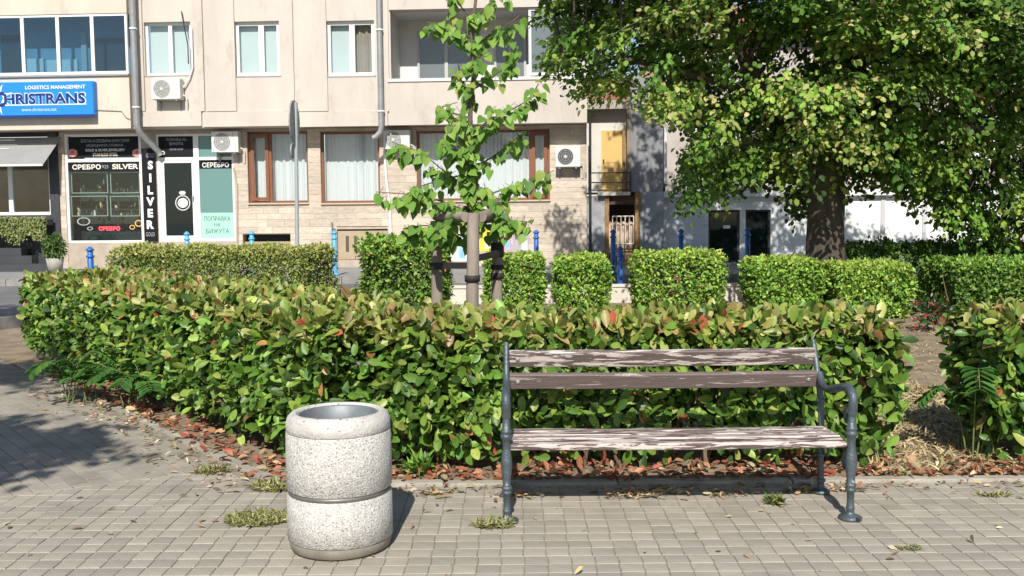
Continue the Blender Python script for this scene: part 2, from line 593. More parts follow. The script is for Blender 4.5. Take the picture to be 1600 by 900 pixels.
for j in range(-38, 6):
    y1 = 5.505 + j * P
    sh = random.uniform(-.006, .006)
    for i in range(-62, 62):
        x0 = .045 + i * P + sh
        q = [Vector((x0 + J, y1 - P + J)), Vector((x0 + P - J, y1 - P + J)), Vector((x0 + P - J, y1 - J)), Vector((x0 + J, y1 - J))]
        full = all((v - SEAM_P).dot(SEAM_N) > .003 for v in q)
        if not full: q = clip(q, SEAM_P + SEAM_N * .003, SEAM_N)
        if j > 0 and len(q) > 2:
            full = False
            q = clip(q, KC + E2 * .075, E2)
            if len(q) > 2: q = clip(q, Vector((KC.x + .02, 0)), Vector((-1, 0)))
        if len(q) > 2 and area(q) > .0006:
            pieces.append((q, full))
n_sq = len(pieces)
for r in range(0, 62):
    for k in range(-32, 38):
        a0 = (k + (.5 if r % 2 else 0)) * .205
        o = KC + E2 * (.075 + r * .1025) + E1 * a0
        K = .005
        q = [o + E1 * .001 + E2 * K, o + E1 * .204 + E2 * K, o + E1 * .204 + E2 * (.1025 - K), o + E1 * .001 + E2 * (.1025 - K)]
        if max(v.y for v in q) > 9.35 or min(v.x for v in q) < -8.4: continue
        q = clip(q, SEAM_P - SEAM_N * .003, -SEAM_N)
        if len(q) > 2 and area(q) > .0006:
            pieces.append((q, False))
def in_view(q):
    c = sum(q, Vector((0, 0))) / len(q)
    if c.y < 1: return False
    v = CAMM.inverted() @ Vector((c.x, c.y, 0))
    px, py = 800 + FPX * v.x / -v.z, 450 - FPX * v.y / -v.z
    return 0 < px < 1600 and py < 898 and not (440 < px < 625 and py < 880)
singles = sorted([k for k in range(n_sq) if pieces[k][1] and in_view(pieces[k][0])], key=lambda k: pieces[k][0][0].y)[:300]
single_set = set(singles)
protos = []
for t in range(10):
    h = P / 2 - J
    pm = MB().box(-h, h, -h, h, -.05, 0, .0022).mesh('paver')
    a = pm.color_attributes.new('tint', 'FLOAT_COLOR', 'POINT')
    tc = np.array(PAL_PAVE[t % 5]) * (1 + (t // 5 - .5) * .12)
    a.data.foreach_set('color', np.tile(np.append(tc, 1), len(pm.vertices)).astype(np.float32))
    pm.materials.append(PAVE)
    protos.append(pm)
VV, FF, TT = [], [], []
for k, (q, full) in enumerate(pieces):
    c = sum(q, Vector((0, 0))) / len(q)
    dz = random.uniform(-.0016, .0008)
    if k in single_set:
        o = bpy.data.objects.new('paver', random.choice(protos))
        col.objects.link(o)
        o.parent = paving
        o.location = (c.x, c.y, dz)
        o.rotation_euler = (random.uniform(-.006, .006), random.uniform(-.006, .006), random.uniform(-.012, .012))
        continue
    tx, ty = random.uniform(-.006, .006), random.uniform(-.006, .006)
    zz = lambda v: dz + (v.x - c.x) * tx + (v.y - c.y) * ty
    n, b = len(q), len(VV)
    ins = inset(q, .0022)
    VV += [(v.x, v.y, -.04) for v in q] + [(v.x, v.y, zz(v) - .0022) for v in q] + [(v.x, v.y, zz(v)) for v in ins]
    sgn = sum(q[i].x * q[(i + 1) % n].y - q[(i + 1) % n].x * q[i].y for i in range(n))
    rev = (lambda f: f) if sgn > 0 else (lambda f: f[::-1])
    FF.append(rev(tuple(b + 2 * n + i for i in range(n))))
    for l in (0, 1):
        FF += [rev((b + l * n + i, b + l * n + (i + 1) % n, b + (l + 1) * n + (i + 1) % n, b + (l + 1) * n + i)) for i in range(n)]
    tc = np.array(random.choice(PAL_PAVE)) * random.uniform(.92, 1.08) * (.93 if k >= n_sq else 1)
    TT += [(*tc, 1)] * (3 * n)
me = bpy.data.meshes.new('paver_field')
me.from_pydata(VV, [], FF)
a = me.color_attributes.new('tint', 'FLOAT_COLOR', 'POINT')
a.data.foreach_set('color', np.array(TT, np.float32).ravel())
link(me, 'paver_field', PAVE, paving)['kind'] = 'stuff'

# --- edging of the planting bed, stone by stone
edg = thing('bed_edging', None, None); edg['kind'] = 'structure'
def edge_stone(a, b, w=.07):
    d = (b - a).normalized(); n = Vector((-d.y, d.x))
    a, b = a + d * .004, b - d * .004
    z = .018 + random.uniform(-.006, .006)
    q = [a, b, b + n * w, a + n * w]
    qi = inset(q, .006)
    vs = [(v.x, v.y, -.05) for v in q] + [(v.x, v.y, z - .008) for v in q] + [(v.x, v.y, z) for v in qi]
    fs = [(8, 9, 10, 11)] + [(l * 4 + i, l * 4 + (i + 1) % 4, l * 4 + 4 + (i + 1) % 4, l * 4 + 4 + i) for l in (0, 1) for i in range(4)]
    MB().add(vs, fs).build('edging_stone', KERB, edg)
for i in range(9):
    edge_stone(Vector((KC.x + i * 1.0 + .02, 5.51)), Vector((KC.x + i * 1.0 + 1.02, 5.51)))
for i in range(6):
    edge_stone(KC + E1 * (i + 1), KC + E1 * i)
# road-side kerb of the planted corner
rk = [Vector((-8.2, 12.6)), Vector((-6.6, 16.0)), Vector((-1.4, 17.25))]
for a, b in zip(rk, rk[1:]):
    n = int((b - a).length)
    for i in range(n):
        p, q = a.lerp(b, i / n), a.lerp(b, (i + 1) / n)
        d = (q - p).normalized(); nn = Vector((d.y, -d.x)) * .15
        p, q = p + d * .005, q - d * .005
        MB().prism([tuple(p), tuple(q), tuple(q + nn), tuple(p + nn)], 'z', -.06, .13).build('kerb_stone', FKERB, kb)
near = [Vector((-14.5, 11.95)), Vector((-8.3, 12.6))]
for i in range(6):
    p, q = near[0].lerp(near[1], i / 6), near[0].lerp(near[1], (i + 1) / 6)
    d = (q - p).normalized(); nn = Vector((d.y, -d.x)) * .18
    p, q = p + d * .005, q - d * .005
    MB().prism([tuple(p), tuple(q), tuple(q + nn), tuple(p + nn)], 'z', -.06, .06).build('kerb_stone', FKERB, kb)

# ------------------------------------------------------------------ main building
WALL = mat('render_peach', (.565, .505, .448), .9, var=.13, vscale=1.1, bump=.3, bscale=60, stretch=(1, 1, .4), dark=((.44, .385, .33), 1.7, .56))
WALL2 = mat('render_cream', (.60, .53, .44), .9, var=.13, vscale=1.1, bump=.3, bscale=60, stretch=(1, 1, .4), dark=((.46, .40, .33), 1.7, .56))
INNER = mat('balcony_white', (.66, .65, .63), .9, var=.06, vscale=1)
CLAD = mat('stone_cladding', attr=True, rough=.85, var=.2, vscale=6, bump=.8, bscale=22, stretch=(1, 1, 3))
MORT = mat('mortar', (.44, .37, .30), .95, var=.2, vscale=5)
PVC = mat('white_pvc', (.76, .76, .75), .4)
BROWN = mat('brown_frame', (.22, .085, .04), .5, var=.2, vscale=10, stretch=(4, 4, 1))
DGLASS = mat('dark_glass', (.010, .017, .018), .04, spec=.35)
TGLASS = mat('teal_glass', (.035, .085, .115), .04, spec=.9)
GGLASS = mat('grey_glass', (.15, .17, .18), .06, spec=.7)
CLEAR = glass('clear_glass', (.93, .95, .95))
CURT = mat('curtain', (.78, .80, .82), .9, trans=.1)
BLIND = mat('blind', (.58, .66, .66), .7)
GALV = mat('galvanised', (.32, .33, .33), .5, metal=.3, var=.2, vscale=6)
BLACKM = mat('black_paint', (.02, .021, .023), .6)
CHAR = mat('charcoal_paint', (.045, .048, .055), .6, var=.2, vscale=2)
WHITE = mat('white_paint', (.78, .77, .75), .5)
AGREY = mat('grille_grey', (.28, .28, .27), .5)

YG = .54                                     # ground-floor wall plane, set back under the first floor
ZOV = B(480, 197, 0)[1]
XL, XR = B(-220, 100)[0], B(917, 100)[0]
bld = thing('apartment_building', 'peach rendered apartment building with shops on its ground floor', 'building', (0, 0, .3), FACM)

def win(parent, rect, y, splits=(), fw=.06, fm=PVC, gm=CLEAR, depth=.07, name='window', sill=True):
    x0, x1, z0, z1 = rect
    m = MB()
    m.box(x0, x1, y, y + depth, z0, z0 + fw).box(x0, x1, y, y + depth, z1 - fw, z1)
    edges = [x0, *splits, x1]
    for i, e in enumerate(edges):
        if i == 0: a, b = e, e + fw
        elif i == len(edges) - 1: a, b = e - fw, e
        else: a, b = e - fw * .75, e + fw * .75
        m.box(a, b, y, y + depth, z0 + fw, z1 - fw)
    f = m.build(name, fm, parent)
    for a, b in zip(edges, edges[1:]):
        box('pane', gm, f, a + fw * .5, b - fw * .5, y + depth * .45, y + depth * .6, z0 + fw * .8, z1 - fw * .8)
    if sill:
        box('sill', GALV, f, x0 - .03, x1 + .03, y - .1, y + .01, z0 - .03, z0 - .003)
    return f

def curtain(parent, x0, x1, z0, z1, y, m=CURT, amp=.025, wl=.16, name='curtain'):
    n = max(8, int((x1 - x0) / .02))
    vs, fs = [], []
    for i in range(n + 1):
        x = x0 + (x1 - x0) * i / n
        yy = y + amp * math.sin(2 * math.pi * x / wl) * (.6 + .4 * math.sin(x * 3.1)) + amp * .4 * math.sin(x * 67)
        vs += [(x, yy, z0), (x, yy * 1.0, z1)]
    for i in range(n):
        fs.append((2 * i, 2 * i + 2, 2 * i + 3, 2 * i + 1))
    return MB().add(vs, fs, True).build(name, m, parent)

# first floor openings (measured on the facade plane)
w1, w2, w3 = BR(228, 35, 300, 118, .1), BR(368, 34, 438, 119, .1), BR(511, 33, 586, 119, .1)
balc = (B(610, 70)[0], XR - .12, B(760, 125)[1], B(700, 14)[1])
xbay = B(203, 60)[0]
ZTOP = 9.6
openings = [w1, w2, w3, balc]
wall = wall_boxes(MB(), xbay, XR, ZOV, ZTOP, .03, .33, openings).build('wall', WALL, bld)
def strip(px0, px1, py0, py1, proud=.05):
    a, b, c, d = BR(px0, py0, px1, py1, 0)
    box('pilaster', WALL, bld, a, b, .03 - proud, .027, c, d)
ztop_strip = -160
for a, b in ((213, 221), (301, 315.2), (317.6, 365), (440, 456.6), (459, 509), (588, 606)):
    strip(a, b, ztop_strip, 174)
for a, b in ((213, 315.2), (317.6, 456.6), (459, 606)):
    strip(a, b, 174.3, 197.5)
xa, xb, za, zb = BR(608, 126, 917, 197, 0)
box('balcony_parapet', WALL, bld, xa, XR - .002, -.02, .029, ZOV - .01, zb)
box('balcony_coping', INNER, bld, xa - .02, XR + .02, -.05, .2, zb + .003, zb + .075)
xa, xb, za, zb = BR(606, -160, 917, 13, 0)
box('balcony_parapet', WALL, bld, xa, XR - .002, -.02, .029, balc[3] + .004, zb)
# soffit over the ground floor
box('soffit', WALL2, bld, XL, XR - .003, .335, 1.2, ZOV + .01, ZOV + .2)
# left glazed bay
bx0, bx1 = XL, xbay
zs, zt = B(100, 116, -.12)[1], B(100, 22, -.12)[1]
box('bay_wall', WALL2, bld, bx0, bx1 - .003, -.12, .3, ZOV - .004, zs)
box('bay_wall', WALL2, bld, bx0, bx1 - .003, -.12, .3, zt, ZTOP)
box('bay_ledge', GALV, bld, bx0, bx1, -.17, -.121, zs - .06, zs - .02)
spl = [B(v, 60, -.1)[0] for v in (-82, -24, 35, 90, 144)]
bayw = win(bld, (bx0 + .02, bx1 - .02, zs + .003, zt - .003), -.1, spl, .055, PVC, glass('tinted_glass', (.62, .78, .86), 1.8), sill=False)
BAYW = mat('bay_room', (.26, .38, .46), .9, var=.3, vscale=1.1)
MB().box(bx0, bx1, .62, .7, zs - .3, zt + .3).box(bx0, bx1, .31, .61, zt + .01, zt + .1).box(bx0, bx1, .31, .61, zs - .3, zs - .2).box(bx1 + .001, bx1 + .06, .31, .61, zs - .3, zt + .1).build('room', BAYW, bayw)
for px0, px1, py0, py1, m_ in ((2, 32, 55, 66, CHAR), (6, 34, 76, 118, CHAR), (41, 69, 92, 118, WHITE), (74, 90, 94, 118, WHITE), (97, 122, 93, 118, WHITE), (128, 136, 50, 118, mat('pale_grey_trim', (.5, .5, .5), .8)), (150, 196, 60, 118, CHAR)):
    a, b, c, d = BR(px0, py0, px1, py1, .58)
    MB().box(a, b, .55, .61, c, d).build('furniture', m_, bayw)
# windows one by one
f = win(bld, w1, .12, [B(266, 70, .1)[0]], .06, PVC, CLEAR)
box('blind', BLIND, f, w1[0] + .06, w1[1] - .05, .26, .27, w1[2] + .05, w1[3] - .05)
f = win(bld, w2, .12, [B(408, 70, .1)[0]], .085, PVC, CLEAR)
box('blind', BLIND, f, w2[0] + .06, w2[1] - .05, .26, .27, w2[2] + .05, w2[3] - .05)
f = win(bld, w3, .12, [B(550, 70, .1)[0]], .085, PVC, CLEAR)
xm = B(550, 70, .1)[0]
box('blind', BLIND, f, w3[0] + .06, xm, .26, .27, w3[2] + .05, w3[3] - .05)
curtain(f, xm + .02, w3[1] - .05, w3[2] + .05, w3[3] - .05, .3, mat('curtain_beige', (.33, .29, .24), .9))
# balcony room
bx0, bx1, bz0, bz1 = balc
zf = ZOV + .12
m = MB()
m.box(bx0 - .15, bx1 + .1, 1.3, 1.45, zf, bz1 + .3)
m.box(bx0 - .15, bx0 - .003, .335, 1.297, zf, bz1 + .3).box(bx1 + .003, bx1 + .1, .335, 1.297, zf, bz1 + .3)
m.box(bx0 - .003, bx1 + .003, .335, 1.297, bz1 + .003, bz1 + .15)
m.box(bx0, bx1, .335, 1.297, zf, zf + .1)
m.build('balcony_recess', INNER, bld)
def inner(px0, px1, py0, splits):
    a, b, c, d = BR(px0, py0, px1, 120, 1.22)
    return win(bld, (a, b, zf + .12, d), 1.22, splits, .055, mat('grey_frame', (.45, .45, .44), .5), GGLASS, sill=False, name='balcony_window')
inner(652, 745, 47, [B(697, 80, 1.22)[0]])
inner(772, 822, 47, [B(797, 80, 1.22)[0]])
win(bld, (B(826, 60, .05)[0], XR - .13, B(870, 117, .05)[1], bz1 - .01), .05, [], .06, PVC, GGLASS, sill=False, name='balcony_glazing')

# ground floor
sh_win = BR(103, 209, 222, 379, YG)
sh_door = BR(246, 209, 366, 377, YG)
g1, g2, g3 = BR(387, 205, 481, 317, YG), BR(501, 205, 593, 317, YG), BR(651, 203, 859, 313, YG)
v1, v2 = BR(380, 366, 454, 404, YG), BR(527, 358, 606, 406, YG)
dk = (XL, B(78, 300, YG)[0], .3 + .35, B(40, 200, YG)[1])
ops = [sh_win, sh_door, g1, g2, g3, v1, v2, dk]
gw = wall_boxes(MB(), XL, XR - .004, .3, ZOV + .005, YG + .015, YG + .3, ops).build('ground_floor_wall', MORT, bld)
PALC = [(.56, .47, .385), (.52, .44, .36), (.60, .51, .42), (.50, .425, .35)]
cnt = 0
cprot = {}
zrow = .31
while zrow < ZOV - .02:
    h = random.choice((.11, .135, .16, .185))
    z1 = min(zrow + h, ZOV - .006)
    segs = [(B(93, 300, YG)[0], B(103, 300, YG)[0] - .006), (B(366.5, 300, YG)[0], XR - .01)]
    for o in ops:
        if o[2] < z1 and o[3] > zrow:
            ns = []
            for a, b in segs:
                if o[1] <= a or o[0] >= b: ns.append((a, b)); continue
                if o[0] - a > .03: ns.append((a, o[0] - .004))
                if b - o[1] > .03: ns.append((o[1] + .004, b))
            segs = ns
    for a, b in segs:
        x = a
        while x < b - .02:
            L = random.uniform(.35, .85)
            xe = x + L if b - (x + L) > .18 else b
            m = MB().box(x + .002, xe - .002, YG - random.uniform(0, .007), YG + .014, zrow + .002, z1 - .002)
            me = m.mesh('stone_block', ORG[bld.name])
            at_ = me.color_attributes.new('tint', 'FLOAT_COLOR', 'POINT')
            tc = np.array(random.choice(PALC)) * random.uniform(.95, 1.06)
            at_.data.foreach_set('color', np.tile(np.append(tc, 1), len(me.vertices)).astype(np.float32))
            link(me, 'stone_block', CLAD, gw)
            cnt += 1
            x = xe
    zrow += h
print('stone blocks', cnt)
def cwin(rect, splits, casement=None):
    x0, x1, z0, z1 = rect
    f = win(bld, rect, YG + .1, splits, .055, BROWN, CLEAR, .08, name='ground_floor_window', sill=False)
    box('sill', mat('sill_stone', (.5, .42, .34), .8), f, x0 - .02, x1 + .02, YG - .03, YG + .1, z0 - .035, z0 - .003)
    curtain(f, x0 + .03, x1 - .03, z0 + .02, z1 - .02, YG + .36)
    if casement:
        a, b = casement
        c = MB()
        for u, w in ((a, a + .08), (b - .08, b)): c.box(u, w, YG + .06, YG + .097, z0 + .06, z1 - .06)
        c.box(a + .08, b - .08, YG + .06, YG + .097, z0 + .06, z0 + .14).box(a + .08, b - .08, YG + .06, YG + .097, z1 - .14, z1 - .06)
        c.build('casement', BROWN, f)
    box('backing', mat('room_wall', (.25, .25, .24), .9), f, x0 - .05, x1 + .05, YG + .7, YG + .75, z0 - .05, z1 + .05)
cwin(g1, [B(420, 260, YG)[0]], (g1[0] + .06, B(420, 260, YG)[0] - .02))
cwin(g2, [])
cwin(g3, [B(829, 260, YG)[0]], (B(829, 260, YG)[0] + .03, g3[1] - .06))
# cellar vents
vm = mat('vent_beige', (.40, .31, .21), .6, var=.15, vscale=4)
x0, x1, z0, z1 = v2
pan = box('cellar_hatch', vm, bld, x0 + .01, x1 - .01, YG + .03, YG + .06, z0 + .01, z1 - .04)
for px in (538, 551, 573, 585):
    u = B(px + 2, 380, YG)[0]
    MB().box(u, u + .075, YG + .022, YG + .029, z0 + .2, z1 - .16).build('slot', mat('slot_brown', (.10, .07, .05), .8), pan)
x0, x1, z0, z1 = v1
box('cellar_hatch', vm, bld, x0 + .01, x1 - .01, YG + .1, YG + .13, z0, z1 - .18)
box('hatch_backing', BLACKM, bld, x0 - .1, x1 + .1, YG + .31, YG + .33, z0, z1 + .1)
box('hatch_backing', BLACKM, bld, v2[0] - .1, v2[1] + .1, YG + .31, YG + .33, z0, v2[3] + .1)

# --- jeweller's shopfront
RED = mat('neon_red', (.8, .05, .06), .4, emit=((1.0, .06, .08), 2.2))
GOLD = mat('gold_print', (.62, .40, .13), .4)
PINK = mat('pink_print', (.62, .27, .23), .5)
MINT = mat('mint_panel', (.36, .62, .52), .4)
SEAG = mat('sea_green_panel', (.13, .25, .235), .25)
LGREY = mat('grey_lettering', (.34, .36, .40), .5)
DGREEN = mat('green_lettering', (.05, .17, .13), .5)
YS = YG + .02
x0, x1, z0, z1 = sh_win
zt_ = B(160, 250, YS)[1]
fr = MB().box(x0, x0 + .06, YS, YS + .08, z0, z1).box(x1 - .06, x1, YS, YS + .08, z0, z1)
fr.box(x0 + .06, x1 - .06, YS, YS + .08, z0, z0 + .05).box(x0 + .06, x1 - .06, YS, YS + .08, z1 - .05, z1).box(x0 + .06, x1 - .06, YS, YS + .08, zt_ - .045, zt_ + .03)
shop = fr.build('shop_window', PVC, bld)
box('pane', CLEAR, shop, x0 + .03, x1 - .03, YS + .03, YS + .04, z0 + .03, zt_ - .02)
box('display_back', mat('display_dark', (.010, .024, .023), .6, var=.4, vscale=4), shop, x0, x1, YS + .55, YS + .6, z0, zt_)
box('display_floor', mat('display_floor', (.02, .05, .05), .6), shop, x0, x1, YS + .085, YS + .55, z0, z0 + .02)
box('display_side', mat('display_floor'), shop, x0 - .04, x0 - .003, YS + .085, YS + .55, z0, zt_)
box('display_side', mat('display_floor'), shop, x1 + .003, x1 + .04, YS + .085, YS + .55, z0, zt_)
SHM = mat('shelf_white', (.26, .36, .32), .5)
for px0, px1 in ((112, 169), (173, 219)):
    for py0, py1 in ((269, 302), (306, 338)):
        a, b, c, d = BR(px0, py0, px1, py1, YS + .12)
        MB().box(a, b, YS + .1, YS + .125, d - .02, d).box(a, b, YS + .1, YS + .3, c, c + .02).box(a, a + .02, YS + .1, YS + .125, c + .02, d - .02).box(b - .02, b, YS + .1, YS + .125, c + .02, d - .02).build('shelf', SHM, shop)
        for k in range(12):
            u = random.uniform(a + .05, b - .08); hh = random.uniform(.03, .14)
            mm = random.choice([mat('jewel_white', (.5, .52, .48), .4), GOLD, mat('jewel_black', (.01, .012, .012), .3), mat('jewel_black'), mat('jewel_green', (.04, .08, .06), .4), mat('jewel_green')])
            zz0 = c + .02 + random.choice((0, 0, .1, .2))
            MB().tube([(u, YS + .15 + random.uniform(0, .1), zz0), (u, YS + .18, zz0 + hh * .6), (u, YS + .18, zz0 + hh)], [.035, .028, .012], 7).build('display_stand', mm, shop)
a, b, c, d = BR(107, 213, 221, 248, YS)
hd = box('header_board', mat('sign_black', (.010, .010, .013), .6, spec=.2), shop, a, b, YS + .01, YS + .03, c + .03, d)
text('ЗЛАТНА И СРЕБЪРНА БИЖУТЕРИЯ', (a + b) / 2, B(160, 220, YS)[1], YS + .01, LGREY, hd, h=.075, w=1.22)
text('МЕДИЦИНСКА СТОМАНА', (a + b) / 2, B(160, 227.5, YS)[1], YS + .01, LGREY, hd, h=.075, w=.92)
text('GOLD & SILVER JEWELLERY', (a + b) / 2, B(160, 235, YS)[1], YS + .01, WHITE, hd, h=.08, w=1.0, bold=.02)
text('STAINLESS STEEL', (a + b) / 2, B(160, 241.5, YS)[1], YS + .01, mat('cream_lettering', (.75, .62, .5), .5), hd, h=.08, w=.63, bold=.02)
for px in (113, 214):                                  # the pink printed roses in the corners
    u, zc = B(px, 239, YS)
    MB().add([(u + .12 * math.cos(t * .5236) * (1 + .12 * (t % 2)), YS + .007, zc + .1 * math.sin(t * .5236)) for t in range(12)], [tuple(range(12))[::-1]]).build('rose_print', PINK, hd)
    MB().add([(u + .05 * math.cos(t * 1.047), YS + .004, zc + .02 + .04 * math.sin(t * 1.047)) for t in range(6)], [tuple(range(6))[::-1]]).build('rose_print', mat('red_print', (.5, .1, .07), .5), hd)
a, b, c, d = BR(107, 254, 221, 267, YS)
hb = box('header_board', mat('sign_black'), shop, a, b, YS + .01, YS + .025, c, d)
text('СРЕБРО', B(135, 260, YS)[0], (c + d) / 2, YS + .01, mat('cream_white', (.78, .73, .66), .5), hb, h=.125, w=.72, bold=.03)
text('925', B(164, 260, YS)[0], (c + d) / 2, YS + .01, LGREY, hb, h=.08, w=.17)
text('SILVER', B(195.5, 260, YS)[0], (c + d) / 2, YS + .01, mat('cream_white'), hb, h=.125, w=.66, bold=.03)
u, zc = B(170.5, 357, YS)
text('СРЕБРО', u, zc, YS + .02, RED, shop, h=.1, w=.54, bold=.03, name='neon_lettering')
def ring(u, zc, rx, rz, t, y, m, parent, name='ring_print', n=20):
    vs, fs = [], []
    for k in range(n):
        a = 2 * math.pi * k / n
        for r in (1.0, 1 - t):
            for yy in (y, y + .004):
                vs.append((u + rx * r * math.cos(a), yy, zc + rz * r * math.sin(a)))
    for k in range(n):
        k2 = (k + 1) % n
        b0, b1 = 4 * k, 4 * k2
        fs += [(b0, b0 + 2, b1 + 2, b1), (b0, b1, b1 + 1, b0 + 1), (b0 + 2, b0 + 3, b1 + 3, b1 + 2)]
    return MB().add(vs, fs).build(name, m, parent)
ring(*B(130, 346, YS), .17, .1, .2, YS + .022, LGREY, shop)
ring(*B(140, 357, YS), .075, .045, .35, YS + .022, LGREY, shop)
ring(*B(216, 349, YS), .1, .085, .3, YS + .022, GOLD, shop)
ring(*B(206, 355, YS), .07, .06, .35, YS + .022, GOLD, shop)
# upright sign
a, b, c, d = BR(225, 232, 245, 377, YG)
up = thing('upright_shop_sign', 'narrow black upright sign reading SILVER beside the jewellery shop door', 'sign', (a, YG - .06, c), FACM)
box('board', mat('sign_black'), up, a, b, YG - .06, YG - .001, c, d)
for ch, py in zip('SILVER', (258, 278, 297, 315, 333, 351)):
    u, zc = B(235, py, YG - .06)
    text(ch, u, zc, YG - .061, WHITE, up, h=.21, bold=.05)
for py in (243, 366):
    u, zc = B(235, py, YG - .06)
    text('GOLD', u, zc, YG - .061, LGREY, up, h=.1, w=.22)
# door and side light
x0, x1, z0, z1 = sh_door
xd = B(309, 300, YS)[0]
zt2 = B(280, 248, YS)[1]
fr = MB()
for u, w in ((x0, x0 + .05), (xd - .08, xd + .05), (x1 - .05, x1)): fr.box(u, w, YS, YS + .08, z0, z1)
for u, w in ((x0 + .05, xd - .08), (xd + .05, x1 - .05)):
    fr.box(u, w, YS, YS + .08, zt2 - .04, zt2 + .035).box(u, w, YS, YS + .08, z1 - .05, z1).box(u, w, YS, YS + .08, z0, z0 + .06)
dr = fr.build('shop_door', PVC, bld)
a, b = x0 + .05, xd - .08
lf = MB().box(a + .005, a + .12, YS + .01, YS + .06, z0 + .065, zt2 - .045).box(b - .06, b - .005, YS + .01, YS + .06, z0 + .065, zt2 - .045)
lf.box(a + .12, b - .06, YS + .01, YS + .06, z0 + .065, z0 + .14).box(a + .12, b - .06, YS + .01, YS + .06, zt2 - .1, zt2 - .045)
leaf = lf.build('door_leaf', PVC, dr)
box('door_pane', DGLASS, dr, a + .11, b - .05, YS + .03, YS + .045, z0 + .12, zt2 - .08)
box('door_handle', GALV, dr, b - .05, b - .02, YS - .05, YS + .009, z0 + 1.0, z0 + 1.1)
u, zc = B(285, 317, YS)
ring(u, zc, .19, .19, .14, YS + .02, mat('silver_print', (.55, .55, .53), .4), dr)
MB().add([(u + .13 * math.cos(t * .5236), YS + .024, zc + .12 * math.sin(t * .5236)) for t in range(12)], [tuple(range(12))[::-1]]).build('emblem_disc', WHITE, dr)
MB().prism([(u - .06, zc + .2), (u + .06, zc + .2), (u + .09, zc + .25), (u + .05, zc + .29), (u - .05, zc + .29), (u - .09, zc + .25)], 'y', YS + .018, YS + .024).build('emblem_gem', mat('silver_print'), dr)
hd = box('header_board', mat('sign_black'), dr, x0 + .05, xd - .08, YS + .01, YS + .03, zt2 + .04, z1 - .055)
mid = (x0 + xd) / 2
text('ПОПРАВКА НА', mid, B(275, 218, YS)[1], YS + .01, LGREY, hd, h=.07, w=.5)
text('БИЖУТА', mid, B(275, 224.5, YS)[1], YS + .01, LGREY, hd, h=.07, w=.34, bold=.02)
text('REPAIR SHOP', mid, B(275, 233, YS)[1], YS + .01, LGREY, hd, h=.05, w=.34)
ring(*B(254, 239, YS), .055, .05, .4, YS + .006, mat('cream_white'), hd)
a, b = xd + .05, x1 - .05
box('transom_pane', SEAG, dr, a, b, YS + .03, YS + .04, zt2 + .035, z1 - .05)
u0, u1, c, d = BR(315, 252, 364, 263, YS)
hb = box('header_board', mat('sign_black'), dr, a, b, YS + .015, YS + .025, c, d)
text('СЕРЕБРО', (a + b) / 2, (c + d) / 2, YS + .015, WHITE, hb, h=.12, w=.66, bold=.02)
zmid = B(340, 332, YS)[1]
box('sea_green_panel', SEAG, dr, a, b, YS + .025, YS + .035, zmid, c)
pn = box('mint_panel', MINT, dr, a, b, YS + .02, YS + .035, z0 + .06, zmid - .003)
for body, py, w in (('ПОПРАВКА', 341.5, .66), ('НА', 351, .16), ('БИЖУТА', 361, .58)):
    text(body, (a + b) / 2, B(340, py, YS)[1], YS + .02, DGREEN, pn, h=.11 if w > .2 else .08, w=w)
box('black_shop_backing', BLACKM, bld, sh_door[0] - .1, sh_door[1] + .1, YG + .35, YG + .4, .3, ZOV)  # upright black sheet behind the door, standing in for the unseen shop interior

# --- dark corner shop at the left
x0, x1, z0, z1 = dk
ca, cb, cc, cd = BR(79, 198, 93, 378, YG)
box('shop_pier', CHAR, bld, ca, cb, YG - .05, YG + .012, .31, ZOV - .012)
box('shop_fascia', CHAR, bld, XL, B(76, 190, -.03)[0], -.035, .02, ZOV + .02, B(40, 181, -.03)[1])
box('shop_fascia', BLACKM, bld, XL, B(92, 204, YG)[0], YG - .02, YG + .012, B(40, 214, YG)[1], ZOV - .012)
f = win(bld, (x0, x1, B(40, 336, YG)[1], B(40, 214, YG)[1] - .01), YG + .1, [B(v, 300, YG)[0] for v in (-60, 13)], .075, PVC, CLEAR, name='shop_glazing', sill=False)
box('shop_room', mat('cafe_wall', (.30, .22, .13), .8, var=.5, vscale=1.4), f, x0, x1 + .05, YG + 1.6, YG + 1.7, .3, ZOV)
box('shop_base', CHAR, bld, x0, x1, YG - .02, YG + .29, .31, B(40, 336, YG)[1] - .003)
for i, (px, py0, py1) in enumerate(((85, 384, 408), (47, 376, 396), (20, 366, 388))):
    zt_ = .3 + .18 * (i + 1)
    box('step', CHAR, bld, XL, B(px, 390, YG - .9)[0], YG - 1.15 + i * .3, YG - .85 + i * .3, .302, zt_)
a, b = XL, B(78, 235, YG - .5)[0]
ztA, zbA = B(40, 215, YG - .05)[1], B(40, 257, YG - .85)[1]
aw = thing('shop_awning', 'grey fabric awning over the dark shop at the left edge', 'awning', (a, YG - .02, ztA), FACM)
mb = MB()
mb.add([(a, YG - .05, ztA), (b + .06, YG - .05, ztA), (b - .02, YG - .8, zbA), (a, YG - .8, zbA), (a, YG - .05, ztA - .012), (b + .06, YG - .05, ztA - .012), (b - .02, YG - .8, zbA - .012), (a, YG - .8, zbA - .012)],
       [(0, 3, 2, 1), (4, 5, 6, 7), (0, 1, 5, 4), (1, 2, 6, 5), (2, 3, 7, 6), (3, 0, 4, 7)])
mb.build('canvas', mat('awning_grey', (.27, .27, .265), .8, var=.1, vscale=3), aw)
box('front_rail', WHITE, aw, a, b - .02, YG - .83, YG - .803, zbA - .035, zbA + .01)
def on_awning(px, py):
    t = (py - 215) / 42
    y = YG - .05 - .75 * t
    u, _ = B(px, py, y)
    return u, y - .01, ztA + (zbA - ztA) * t
